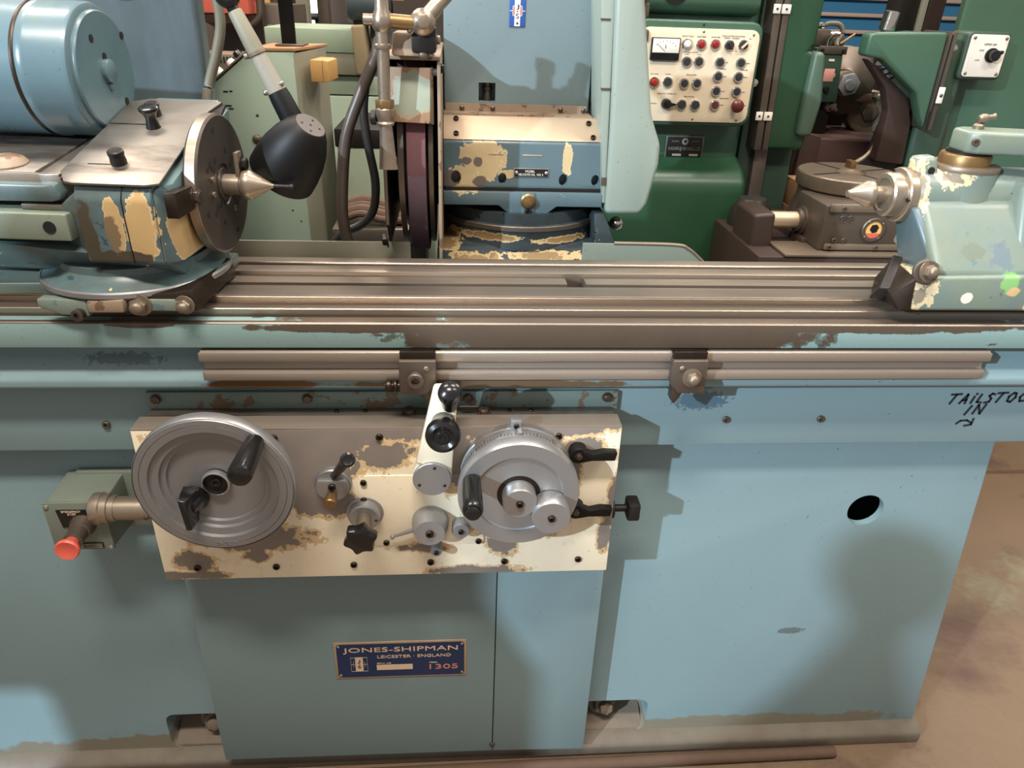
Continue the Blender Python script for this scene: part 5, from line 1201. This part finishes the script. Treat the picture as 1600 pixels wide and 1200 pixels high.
text('JAPAN', 0.024, 0.006, (0.846, 1.610, 1.068), 'print_grey', gp)
obj('plate_emblem', MB().lathe([(0.007, 0), (0.012, 0), (0.012, 0.001), (0.007, 0.001)], (0.811, 1.610, 1.068), (0, -1, 0), 24).cyl((0.811, 1.610, 1.068), (0.811, 1.609, 1.068), 0.004), 'print_grey', gp)
for x in (0.785, 0.846):
    obj('number_field', MB().box(x - 0.016, x + 0.016, 1.6088, 1.6102, 1.0185, 1.0255), 'print_grey', gp)
# tool slide with steel ways
ts_ = thing('tool_slide', 'green vertical slide with two steel ways and white clips', 'machine slide', (1.14, 1.75, 0))
obj('slide_body', MB().hexa([(1.03, 1.66, 0), (1.25, 1.66, 0), (1.25, 2.3, 0), (1.03, 2.3, 0), (1.03, 1.66, 1.75), (1.22, 1.66, 1.75), (1.22, 2.3, 1.75), (1.03, 2.3, 1.75)], 0.004), 'green_dark_paint', ts_)
obj('green_guard', MB().prism([(1.100, 1.052), (1.232, 1.050), (1.245, 1.20), (1.228, 1.36), (1.183, 1.372), (1.205, 1.395), (1.205, 1.75), (1.070, 1.75)], 'xz', 1.585, 1.66, 0.012, 3, 0.3), 'green', ts_)
obj('guard_fold', MB().prism([(1.190, 1.10), (1.245, 1.10), (1.258, 1.22), (1.235, 1.37), (1.196, 1.375)], 'xz', 1.56, 1.62, 0.015, 3, 0.3), 'green_edge', ts_)
for x0, x1 in ((1.028, 1.052), (1.058, 1.078)):
    obj('way', MB().hexa([(x0 + 0.024, 1.575, 1.05), (x1 + 0.024, 1.575, 1.05), (x1 + 0.024, 1.66, 1.05), (x0 + 0.024, 1.66, 1.05), (x0, 1.575, 1.75), (x1, 1.575, 1.75), (x1, 1.66, 1.75), (x0, 1.66, 1.75)], 0.001), 'iron_grey', ts_)
for zc, dx in ((1.495, 0.005), (1.164, 0.009)):
    for x0, x1 in ((1.026, 1.050), (1.0545, 1.084)):
        ck = obj('white_clip', MB().box(x0 + dx, x1 + dx, 1.568, 1.5748, zc - 0.014, zc + 0.014, 0.002), 'white', ts_)
        fix('screw', ((x0 + x1) / 2 + dx, 1.568, zc), 0.004, ck, 'ink')
obj('lower_strip', MB().hexa([(1.095, 1.62, 0), (1.145, 1.62, 0), (1.145, 1.655, 0), (1.095, 1.655, 0), (1.075, 1.62, 1.05), (1.122, 1.62, 1.05), (1.122, 1.655, 1.05), (1.075, 1.655, 1.05)], 0.002), 'iron_grey', ts_)
obj('slide_knob', MB().lathe([(0.014, 0), (0.016, 0.006), (0.012, 0.018), (0, 0.022)], (1.010, 1.59, 1.270), (0.1, -1, 0), 20).cyl((1.008, 1.62, 1.270), (1.010, 1.58, 1.270), 0.007), 'chrome', ts_)

# control panel
cp = thing('button_station', 'cream control panel with a meter and rows of round buttons in green box', 'control panel', (0.78, 1.55, 1.15))
def rrect(x0, x1, z0, z1, r):
    return [(cx + r * math.cos(math.radians(a)), cz + r * math.sin(math.radians(a))) for cx, cz, a0 in ((x1 - r, z1 - r, 0), (x0 + r, z1 - r, 90), (x0 + r, z0 + r, 180), (x1 - r, z0 + r, 270)) for a in (a0, a0 + 30, a0 + 60, a0 + 90)]
obj('panel_box', MB().prism(rrect(0.572, 0.989, 1.135, 1.455, 0.035), 'xz', 1.512, 1.619, 0.008, 3, 0.6), 'green_mid', cp)
fc = obj('panel_face', MB().prism(rrect(0.588, 0.977, 1.149, 1.432, 0.026), 'xz', 1.503, 1.5125, 0.002), 'panel_cream', cp)
PY = 1.503
mtr = obj('meter', MB().box(0.622, 0.716, 1.488, PY, 1.336, 1.403, 0.003), 'black_plastic', cp)
obj('meter_glass', MB().box(0.626, 0.712, 1.4865, 1.4885, 1.359, 1.4, 0.0006), 'white', mtr)
mn = MB()
mn.ribbon([(0.667, 1.363), (0.640, 1.385)], 0.0012, 1.4865)
mn.ribbon([(0.668, 1.372), (0.668, 1.382)], 0.002, 1.4865)
for k in range(7):
    a = math.radians(40 + 16 * k)
    mn.ribbon([(0.668 + 0.040 * math.cos(a), 1.358 + 0.034 * math.sin(a)), (0.668 + 0.043 * math.cos(a), 1.358 + 0.037 * math.sin(a))], 0.0012, 1.4865)
obj('meter_marks', mn, 'ink', mtr)


def button(x, z, kind):
    b = obj('button', MB().lathe([(0.0165, 0), (0.0165, 0.007), (0.0150, 0.009), (0.0120, 0.009), (0.0120, 0.004)], (x, PY, z), (0, -1, 0), 26), 'chrome', cp)
    if kind in ('white', 'red'):
        obj('lens', MB().lathe([(0.012, 0.004), (0.0118, 0.012), (0.008, 0.017), (0, 0.019)], (x, PY, z), (0, -1, 0), 22), {'white': 'white', 'red': 'lamp_red'}[kind], b)
    elif kind == 'selector':
        s_ = obj('selector', MB().lathe([(0.0135, 0.004), (0.0130, 0.014), (0, 0.015)], (x, PY, z), (0, -1, 0), 22), 'button_black', b)
        q = Matrix.Translation((x, PY - 0.015, z)) @ Matrix.Rotation(math.radians(45 if x > 0.9 else -35), 4, 'Y')
        obj('selector_bar', MB().box(-0.003, 0.003, -0.008, 0.0, -0.013, 0.013, 0.001, m=q), 'print_tan' if x > 0.9 else 'button_black', b)
    else:
        obj('cap', MB().lathe([(0.012, 0.004), (0.0115, 0.0085), (0, 0.0088)], (x, PY, z), (0, -1, 0), 22), {'black': 'button_black', 'dark_red': 'lamp_red_dark'}[kind], b)


for x, z, k in ((.740, 1.386, 'white'), (.786, 1.386, 'red'), (.832, 1.387, 'red'), (.878, 1.386, 'selector'), (.924, 1.388, 'selector'),
                (.7455, 1.3336, 'black'), (.7855, 1.3347, 'black'), (.8555, 1.3347, 'black'), (.9255, 1.3347, 'black'),
                (.6463, 1.27, 'red'), (.691, 1.271, 'black'), (.7465, 1.2685, 'black'), (.789, 1.2695, 'black'), (.856, 1.2925, 'black'), (.9246, 1.2925, 'black'),
                (.857, 1.2476, 'black'), (.9263, 1.2474, 'black'), (.7473, 1.2033, 'black'), (.7928, 1.2025, 'black'), (.86, 1.204, 'dark_red')):
    button(x, z, k)
pk = obj('pointer_knob', MB().lathe([(0.017, 0), (0.0165, 0.012), (0.013, 0.018), (0, 0.019)], (.6954, PY, 1.204), (0, -1, 0), 26).prism([(.695, 1.212), (.728, 1.2055), (.728, 1.2025), (.695, 1.194)], 'xz', PY - 0.016, PY - 0.004, 0.001), 'black_plastic', cp)
obj('stop_button', MB().lathe([(0.012, 0), (0.012, 0.018), (0.019, 0.020), (0.0215, 0.026), (0.020, 0.034), (0.012, 0.040), (0, 0.042)], (.9294, PY, 1.2057), (0, -1, 0), 30), 'lamp_red_dark', cp)
for t_, x, z, wd_, h_ in (('AUTO CYCLE', .740, 1.4085, .036, .004), ('END FEED', .786, 1.408, .028, .004), ('DOWN FEED', .832, 1.408, .028, .004), ('HOB CUTTER ROTATION', .89, 1.4125, .075, .004), ('OPEN  INDEX', .885, 1.4065, .05, .0035), ('ON', .945, 1.4065, .006, .0035),
                       ('GENERAL AUTO', .755, 1.362, .05, .004), ('START', .745, 1.3555, .016, .0032), ('STOP', .7855, 1.3555, .013, .0032), ('UP', .881, 1.3345, .006, .004), ('RAPID', .950, 1.334, .014, .0035), ('MANUAL', .872, 1.3155, .018, .0035), ('MANUAL HOB', .942, 1.314, .022, .0035),
                       ('OIL LEVEL', .646, 1.2945, .026, .0038), ('DOWN', .691, 1.2945, .018, .0038), ('SPINDLE FEED', .768, 1.2945, .034, .0038), ('DOWN', .879, 1.292, .014, .0035), ('RETURN', .948, 1.292, .016, .0035), ('STOP', .881, 1.247, .014, .0035), ('QUICK', .950, 1.246, .014, .0035),
                       ('SINGLE CUT   DOUBLE CUT', .695, 1.2355, .064, .0038), ('FEED MOTOR', .770, 1.228, .034, .0038), ('MAIN MOTOR', .890, 1.2255, .03, .0038), ('STOP', .884, 1.204, .013, .0035), ('STOP', .961, 1.205, .012, .0035), ('MANUAL', .654, 1.2045, .022, .0035)):
    text(t_, wd_, h_, (x, PY, z), 'ink' if t_ not in ('OIL LEVEL', 'DOWN') else 'lamp_red_dark', fc)
for x, z in ((0.790, 1.423), (0.955, 1.418), (0.792, 1.158), (0.943, 1.158)):
    fix('screw', (x, PY, z), 0.004, cp, 'iron_light')
fix('screw', (0.79, 1.512, 1.443), 0.004, cp, 'ink')
kn = thing('side_switch', 'dark switch with a light lever on the top left corner of the green control box', 'switch', (0.60, 1.56, 1.46))
obj('switch_body', MB().box(0.565, 0.612, 1.52, 1.556, 1.4555, 1.500, 0.006), 'iron_grey', kn)
obj('switch_lever', MB().cyl((0.588, 1.54, 1.49), (0.596, 1.50, 1.515), 0.008, 0.010, ch=0.002), 'pipe', kn)
obj('corner_latch', MB().box(0.570, 0.612, 1.490, 1.512, 1.388, 1.425, 0.008), 'iron_grey', cp)

# ------------------------------------------------------------------ hob head between the green columns
hh = thing('hob_head', 'cluttered green gearbox head with a steel hex arbor and pink sticker', 'gearbox', (1.45, 2.0, 0))
obj('gearbox', MB().hexa([(1.345, 1.88, 1.178), (1.468, 1.88, 1.182), (1.468, 2.15, 1.182), (1.345, 2.15, 1.178), (1.345, 1.88, 1.372), (1.450, 1.88, 1.374), (1.450, 2.15, 1.374), (1.345, 2.15, 1.372)], 0.006), 'green_dark_paint', hh)
obj('head_plate', MB().box(1.352, 1.462, 1.875, 1.8795, 1.350, 1.378, 0.002), 'iron_grey', hh)
for x in (1.365, 1.447):
    fix('socket_screw', (x, 1.875, 1.364), 0.007, hh, 'ink')
obj('sticker', MB().box(1.392, 1.432, 1.8785, 1.8803, 1.255, 1.300, 0.0005).box(1.43, 1.437, 1.8785, 1.8803, 1.27, 1.285, 0.0004), 'pink_paper', hh)
obj('label_strip', MB().box(1.400, 1.422, 1.8785, 1.8803, 1.326, 1.334).box(1.373, 1.390, 1.8785, 1.8803, 1.228, 1.235), 'white', hh)
obj('lock_knob', MB().lathe([(0.012, 0), (0.010, 0.012), (0, 0.013)], (1.412, 1.88, 1.228), (0, -1, 0), 18), 'black_iron', hh)
obj('elbow', MB().tube([(1.392, 1.90, 1.378), (1.393, 1.90, 1.400), (1.402, 1.895, 1.416), (1.425, 1.89, 1.418)], 0.011, 12), 'chrome', hh)
obj('valve_block', MB().box(1.340, 1.405, 1.92, 1.99, 1.376, 1.432, 0.004).box(1.40, 1.47, 1.93, 1.99, 1.376, 1.41, 0.003), 'iron_grey', hh)
obj('connector', MB().box(1.350, 1.385, 1.93, 1.97, 1.432, 1.455, 0.003), 'chrome', hh)
obj('cable', MB().tube([(1.385, 1.95, 1.445), (1.41, 1.95, 1.452), (1.445, 1.945, 1.448), (1.46, 1.94, 1.42), (1.44, 1.93, 1.39), (1.435, 1.91, 1.375)], 0.009, 10), 'tan_hose', hh)
obj('dipstick', MB().cyl((1.455, 1.93, 1.385), (1.505, 1.93, 1.420), 0.0035, n=8), 'wood', hh)
hd = obj('arbor_housing', MB().lathe([(0.13, 0.0), (0.13, 0.05), (0.11, 0.07), (0.065, 0.10), (0.05, 0.12)], (1.555, 2.08, 1.245), (-0.35, -1, 0), 40), 'iron_grey', hh)
obj('hex_arbor', MB().lathe([(0.045, 0), (0.045, 0.05), (0.03, 0.052), (0.03, 0.055)], (1.515, 1.965, 1.245), (-0.1, -1, 0), 30), 'iron_light', hd)
obj('arbor_nut', MB().prism([(0.043 * math.cos(PI / 3 * k + .25), 0.043 * math.sin(PI / 3 * k + .25)) for k in range(6)], 'xy', 0.05, 0.075, 0.003).lathe([(0.02, 0.074), (0.02, 0.088), (0, 0.09)], (0, 0, 0), (0, 0, 1), 20).xform(Matrix.Translation((1.515, 1.965, 1.245)) @ facing((-0.1, -1, 0))), 'alu', hd)
obj('counter_ring', MB().lathe([(0.022, 0), (0.044, 0), (0.046, 0.004), (0.046, 0.02), (0.040, 0.024), (0.034, 0.010), (0.022, 0.008)], (1.640, 2.10, 1.318), (-0.75, -1, 0.1), 36), 'brass', hh)
obj('ram', MB().hexa([(1.44, 2.16, 1.05), (1.66, 2.16, 1.05), (1.66, 2.4, 1.05), (1.44, 2.4, 1.05), (1.44, 2.16, 1.34), (1.62, 2.16, 1.34), (1.62, 2.4, 1.34), (1.44, 2.4, 1.34)], 0.01), 'maroon_dark', hh)
obj('cross_bar', MB().hexa([(1.50, 1.98, 1.18), (1.66, 1.98, 1.17), (1.66, 2.1, 1.17), (1.50, 2.1, 1.18), (1.50, 1.98, 1.215), (1.66, 1.98, 1.205), (1.66, 2.1, 1.205), (1.50, 2.1, 1.215)], 0.004), 'maroon', hh)
for x, z, r in ((1.455, 1.165, 0.022), (1.66, 1.20, 0.014), (1.70, 1.215, 0.010), (1.485, 1.150, 0.010)):
    obj('fitting', MB().lathe([(r, 0), (r, r), (r * 0.7, r * 1.1), (r * 0.6, r * 1.8), (0, r * 1.9)], (x, 1.93, z), (0.3, -1, 0), 18), 'iron_light', hh)
obj('fitting_block', MB().box(1.32, 1.47, 1.92, 2.1, 1.04, 1.176, 0.006), 'black_iron', hh)
obj('chrome_fitting', MB().cyl((1.345, 1.88, 1.09), (1.345, 1.88, 1.135), 0.014, n=14).cyl((1.345, 1.88, 1.075), (1.345, 1.83, 1.060), 0.010, n=12), 'chrome', hh)
obj('end_cylinder', MB().lathe([(0.085, 0), (0.085, 0.09), (0.08, 0.095), (0.06, 0.095), (0.058, 0.088), (0, 0.088)], (1.70, 2.12, 1.13), (-0.12, -1, 0), 44), 'iron_light', hh)
obj('cylinder_boss', MB().prism([(0.035 * math.cos(PI / 3 * k), 0.035 * math.sin(PI / 3 * k)) for k in range(6)], 'xy', 0.088, 0.105, 0.004).xform(Matrix.Translation((1.70, 2.12, 1.13)) @ facing((-0.12, -1, 0))), 'iron_grey', hh)
obj('spring_bellows', MB().lathe([(0.03 + (0.008 if k % 2 else 0), 0.011 * k) for k in range(14)], (1.600, 1.85, 1.335), (0.55, 0.1, -0.9), 24), 'dark_rubber', hh)
obj('maroon_base', MB().hexa([(1.30, 1.80, 0), (1.72, 1.80, 0), (1.72, 2.3, 0), (1.30, 2.3, 0), (1.30, 1.80, 1.060), (1.72, 1.80, 1.050), (1.72, 2.3, 1.06), (1.30, 2.3, 1.06)], 0.005), 'maroon', hh)
obj('maroon_corner', MB().hexa([(1.29, 1.77, 0), (1.37, 1.77, 0), (1.37, 1.81, 0), (1.29, 1.81, 0), (1.31, 1.77, 1.085), (1.385, 1.77, 1.070), (1.385, 1.81, 1.070), (1.31, 1.81, 1.085)], 0.004), 'maroon', hh)

# ------------------------------------------------------------------ rotary table unit
rt = thing('rotary_table', 'round worn iron rotary table on a ribbed worm box with sight glass', 'rotary table', (1.30, 1.35, 0))
rc = (1.300, 1.345)
obj('table_disc', MB().lathe([(0.150, 0.975), (0.163, 0.980), (0.166, 0.985), (0.166, 1.022), (0.163, 1.026), (0.050, 1.026), (0.048, 1.020), (0, 1.020)], (rc[0], rc[1], 0), (0, 0, 1), 60), 'iron_light', rt)
ts2 = MB()
for a in (20, 110, 200, 290):
    ts2.box(0.05, 0.16, -0.006, 0.006, 1.0255, 1.0268, m=Matrix.Translation((rc[0], rc[1], 0)) @ Matrix.Rotation(math.radians(a), 4, 'Z'))
obj('table_slots', ts2, 'dark_void', rt)
obj('table_lug', MB().box(1.325, 1.345, 1.40, 1.44, 1.026, 1.05, 0.002), 'brass', rt)
obj('table_skirt', MB().lathe([(0.175, 0.80), (0.170, 0.90), (0.155, 0.945), (0.155, 0.976)], (rc[0], rc[1], 0), (0, 0, 1), 48), 'iron_grey', rt)
obj('pedestal', MB().box(1.10, 1.50, 1.18, 1.55, 0, 0.85, 0.01), 'maroon_dark', rt)
obj('worm_box', MB().box(1.118, 1.42, 1.10, 1.30, 0.835, 0.974, 0.006), 'iron_grey', rt)
obj('box_flange', MB().box(1.128, 1.40, 1.090, 1.0998, 0.955, 0.980, 0.004).box(1.135, 1.40, 1.090, 1.0998, 0.838, 0.858, 0.004), 'iron_light', rt)
for x, z in ((1.17, 0.968), (1.33, 0.968), (1.17, 0.94), (1.195, 0.94), (1.16, 0.87), (1.19, 0.87), (1.15, 0.848), (1.30, 0.848)):
    fix('socket_screw', (x, 1.092, z), 0.007, rt, 'iron_grey')
sgg = obj('sight_glass', MB().lathe([(0.038, 0), (0.038, 0.008), (0.035, 0.011), (0.027, 0.011), (0.026, 0.007)], (1.2805, 1.10, 0.903), (0, -1, 0), 36), 'iron_grey', rt)
obj('amber_glass', MB().lathe([(0.0262, 0.006), (0.0262, 0.007), (0, 0.0075)], (1.2805, 1.10, 0.903), (0, -1, 0), 32), 'lens_amber', sgg)
obj('oil_float', MB().prism([(0.014 * math.cos(math.radians(a)) + 1.2815, 0.014 * math.sin(math.radians(a)) + 0.907) for a in (20, 70, 130, 190, 250, 310)], 'xz', 1.0905, 1.0925), 'black_iron', sgg)
obj('oil_line', MB().prism([(1.2585, 0.892), (1.3025, 0.892), (1.296, 0.882), (1.2805, 0.877), (1.265, 0.882)], 'xz', 1.0915, 1.0930), 'red_box', sgg)
for a in range(0, 360, 90):
    fix('screw', (1.2805 + 0.032 * math.cos(math.radians(a + 40)), 1.089, 0.903 + 0.032 * math.sin(math.radians(a + 40))), 0.003, sgg, 'iron_light')
obj('drive_shaft', MB().cyl((0.99, 1.24, 0.892), (1.118, 1.24, 0.892), 0.0265), 'tan', rt)
obj('shaft_collar', MB().lathe([(0.036, 0), (0.036, 0.012), (0.045, 0.014), (0.045, 0.024)], (1.098, 1.24, 0.892), (1, 0, 0), 30), 'iron_grey', rt)
obj('shaft_housing', MB().hexa([(0.93, 1.16, 0.60), (1.003, 1.16, 0.60), (1.003, 1.34, 0.60), (0.93, 1.34, 0.60), (0.93, 1.17, 0.925), (1.000, 1.17, 0.930), (1.000, 1.34, 0.930), (0.93, 1.34, 0.925)], 0.012, 3), 'maroon_dark', rt)
obj('bed_plate', MB().box(0.92, 1.55, 1.06, 1.49, 0.0, 0.825, 0.006), 'maroon_dark', rt)
obj('bed_step', MB().box(1.00, 1.42, 1.055, 1.2, 0.826, 0.834, 0.002), 'iron_light', rt)
tag(obj('dark_rag', MB().lathe([(0.0, 0.10), (0.045, 0.09), (0.07, 0.05), (0.075, 0.0), (0, 0)], (1.02, 1.425, 0.826), (0, 0, 1), 14), 'dark_rubber'), 'dark cloth bundle lying behind the drive shaft of the rotary table', 'cloth')
bx2 = tag(obj('cardboard_box', MB().box(1.265, 1.33, 1.60, 1.75, 0.83, 0.93, 0.003).box(1.26, 1.34, 1.585, 1.77, 0, 0.83), 'cardboard'), 'tan cardboard box stacked behind the lower steel strip of the slide', 'box')

# ------------------------------------------------------------------ right hand green machine with overarm
rm = thing('overarm_machine', 'mid green machine with an overarm and a white rotary switch box', 'machine', (1.9, 1.8, 0))
obj('column', MB().hexa([(1.700, 1.60, 0), (3.0, 1.60, 0), (3.0, 2.3, 0), (2.12, 2.3, 0), (1.688, 1.60, 1.85), (3.0, 1.60, 1.85), (3.0, 2.3, 1.85), (2.12, 2.3, 1.85)], 0.03, 3), 'green_mid', rm)
obj('overarm', MB().prism([(1.312, 1.370), (1.312, 1.432), (1.330, 1.440), (1.572, 1.446), (1.577, 1.150), (1.555, 1.190), (1.52, 1.262), (1.375, 1.362)], 'xz', 1.45, 1.51, 0.010, 3, 0.3), 'green_mid', rm)
obj('overarm_rear', MB().hexa([(1.40, 1.51, 1.36), (1.57, 1.51, 1.36), (1.60, 1.75, 1.36), (1.52, 1.75, 1.36), (1.34, 1.51, 1.432), (1.57, 1.51, 1.442), (1.60, 1.75, 1.442), (1.52, 1.75, 1.432)], 0.006), 'green_mid', rm)
obj('overarm_bracket', MB().prism([(1.352, 1.36), (1.40, 1.335), (1.53, 1.245), (1.565, 1.16), (1.575, 1.02), (1.47, 1.03), (1.47, 1.20), (1.44, 1.27)], 'xz', 1.511, 1.56, 0.008, 2, 0.3), 'maroon_dark', rm)
obj('arm_lower', MB().prism([(1.50, 1.20), (1.58, 1.20), (1.70, 1.0), (1.70, 0.85), (1.60, 0.80), (1.40, 0.93), (1.36, 1.0), (1.40, 1.005), (1.47, 1.03)], 'xz', 1.562, 1.598, 0.006, 2, 0.3), 'black_iron', rm)
obj('arm_edge', MB().tube([(1.335, 1.57, 0.998), (1.42, 1.57, 1.010), (1.475, 1.57, 1.05), (1.495, 1.57, 1.11)], 0.009, 8), 'iron_light', rm)
obj('slide_strip', MB().hexa([(1.579, 1.44, 1.15), (1.598, 1.44, 1.15), (1.598, 1.60, 1.15), (1.579, 1.60, 1.15), (1.574, 1.44, 1.448), (1.596, 1.44, 1.448), (1.596, 1.60, 1.448), (1.574, 1.60, 1.448)], 0.001), 'iron_grey', rm)
obj('slide_seam', MB().box(1.578, 1.582, 1.437, 1.45, 1.15, 1.44), 'dark_void', rm)
wc_ = obj('white_clip', MB().box(1.582, 1.602, 1.432, 1.4398, 1.235, 1.285, 0.002), 'white', rm)
fix('screw', (1.592, 1.432, 1.26), 0.006, wc_, 'iron_grey')
obj('neck_block', MB().box(1.59, 1.71, 1.52, 1.75, 1.0, 1.44, 0.02, 3), 'green_dark_paint', rm)
obj('lever_ball', MB().lathe([(0, 0), (0.012, 0.004), (0.015, 0.014), (0.010, 0.024), (0, 0.028)], (1.615, 1.49, 1.40), (0, -1, 0), 18).cyl((1.615, 1.53, 1.40), (1.615, 1.48, 1.40), 0.006), 'chrome', rm)
obj('chrome_post', MB().cyl((1.475, 1.66, 1.44), (1.483, 1.66, 1.500), 0.026, ch=0.002, n=30), 'chrome', rm)
obj('stained_foot', MB().hexa([(1.60, 1.585, 0.0), (1.80, 1.595, 0.0), (1.80, 1.62, 0.0), (1.60, 1.62, 0.0), (1.685, 1.590, 1.15), (1.76, 1.597, 1.15), (1.76, 1.62, 1.15), (1.69, 1.62, 1.15)], 0.01, 3), 'maroon', rm)
sw = obj('switch_box', MB().prism(rrect(1.672, 1.822, 1.305, 1.452, 0.016), 'xz', 1.50, 1.602, 0.008, 3, 0.6), 'green_dark_paint', rm)
obj('switch_face', MB().prism(rrect(1.683, 1.812, 1.315, 1.443, 0.010), 'xz', 1.495, 1.5008, 0.001), 'white', sw)
obj('switch_knob', MB().lathe([(0.022, 0), (0.022, 0.006), (0.0165, 0.008), (0.0165, 0.026), (0, 0.028)], (1.765, 1.496, 1.382), (0, -1, 0), 28).prism([(1.762, 1.393), (1.788, 1.398), (1.790, 1.390), (1.768, 1.372)], 'xz', 1.470, 1.488, 0.001), 'black_plastic', sw)
text('SUPPORT ARM', 0.042, 0.006, (1.752, 1.495, 1.414), 'ink', sw)
text('SLIDE', 0.016, 0.0045, (1.728, 1.495, 1.396), 'ink', sw)
text('LOCK', 0.016, 0.0045, (1.722, 1.495, 1.366), 'ink', sw)
for x, z in ((1.693, 1.433), (1.802, 1.433), (1.693, 1.325), (1.802, 1.325)):
    fix('screw', (x, 1.495, z), 0.0055, sw, 'iron_light')
fix('screw', (1.735, 1.598, 1.225), 0.010, rm, 'black_iron')
# dark machine frame behind the overarm
dp_ = thing('steel_stanchion', 'dark steel upright frame standing between overarm machine and blue shutter', 'frame', (1.85, 2.6, 0))
obj('upright', MB().box(1.97, 2.06, 2.5, 2.62, 0, 2.4, 0.004), 'black_iron', dp_)
obj('upright', MB().box(2.10, 2.18, 2.5, 2.62, 0, 2.4, 0.004), 'maroon_dark', dp_)
obj('edge_strip', MB().box(2.062, 2.085, 2.48, 2.52, 0, 2.4, 0.002), 'grey_box', dp_)
bs = tag(obj('leaning_pipe', MB().cyl((1.78, 2.9, 0.0), (1.66, 2.75, 2.1), 0.035, n=20).cyl((1.782, 2.9, 0.0), (1.78, 2.9, 0.01), 0.05), 'iron_grey'), 'thick grey pipe leaning upright just left of the blue shutter', 'pipe')

# ------------------------------------------------------------------ unseen shadow casters added behind the camera, outlines cut to shade the base
tall_caster = thing('shadow_caster_tall', 'unseen tall grey cupboard shape, added to cast the broad shade on the base', 'shadow caster', (-2.0, -1.4, 0))
obj('caster_body', MB().prism([(-1.50, 0), (-1.50, 1.38), (-1.58, 1.52), (-1.60, 1.88), (-1.66, 1.96), (-1.80, 1.96), (-1.85, 1.86), (-2.9, 1.86), (-2.9, 1.38), (-2.2, 1.36), (-2.10, 1.30), (-2.05, 1.20), (-2.03, 0)], 'xz', -1.5, -1.27, 0.01), 'grey_box', tall_caster)  # added blocker: stepped outline follows the shade wanted on the middle panels
for x0, x1 in ((-1.78, -1.53), (-2.01, -1.80)):
    d = obj('caster_door', MB().box(x0, x1, -1.2695, -1.255, 0.1, 1.2, 0.003), 'iron_grey', tall_caster)
    obj('door_handle', MB().box(x1 - 0.06, x1 - 0.04, -1.255, -1.235, 0.6, 0.75, 0.004), 'chrome', d)
slim_caster = thing('shadow_caster_slim', 'unseen slim grey form, added to cast the head and shoulders shadow on the base', 'stand', (-1.524, -1.9, 0))
obj('caster_profile', MB().lathe([(0.17, 1.0), (0.16, 1.25), (0.13, 1.42), (0.085, 1.53), (0.055, 1.62), (0.034, 1.70), (0.030, 1.735), (0.042, 1.755), (0.060, 1.79), (0.065, 1.825), (0.058, 1.86), (0.038, 1.888), (0.015, 1.899), (0, 1.90)], (-1.524, -1.9, 0), (0, 0, 1), 36), 'grey_box', slim_caster)  # added blocker: head and shoulders profile for the shadow at the base's right
obj('stand', MB().box(-1.64, -1.41, -2.01, -1.79, 0, 1.005, 0.01), 'iron_grey', slim_caster)
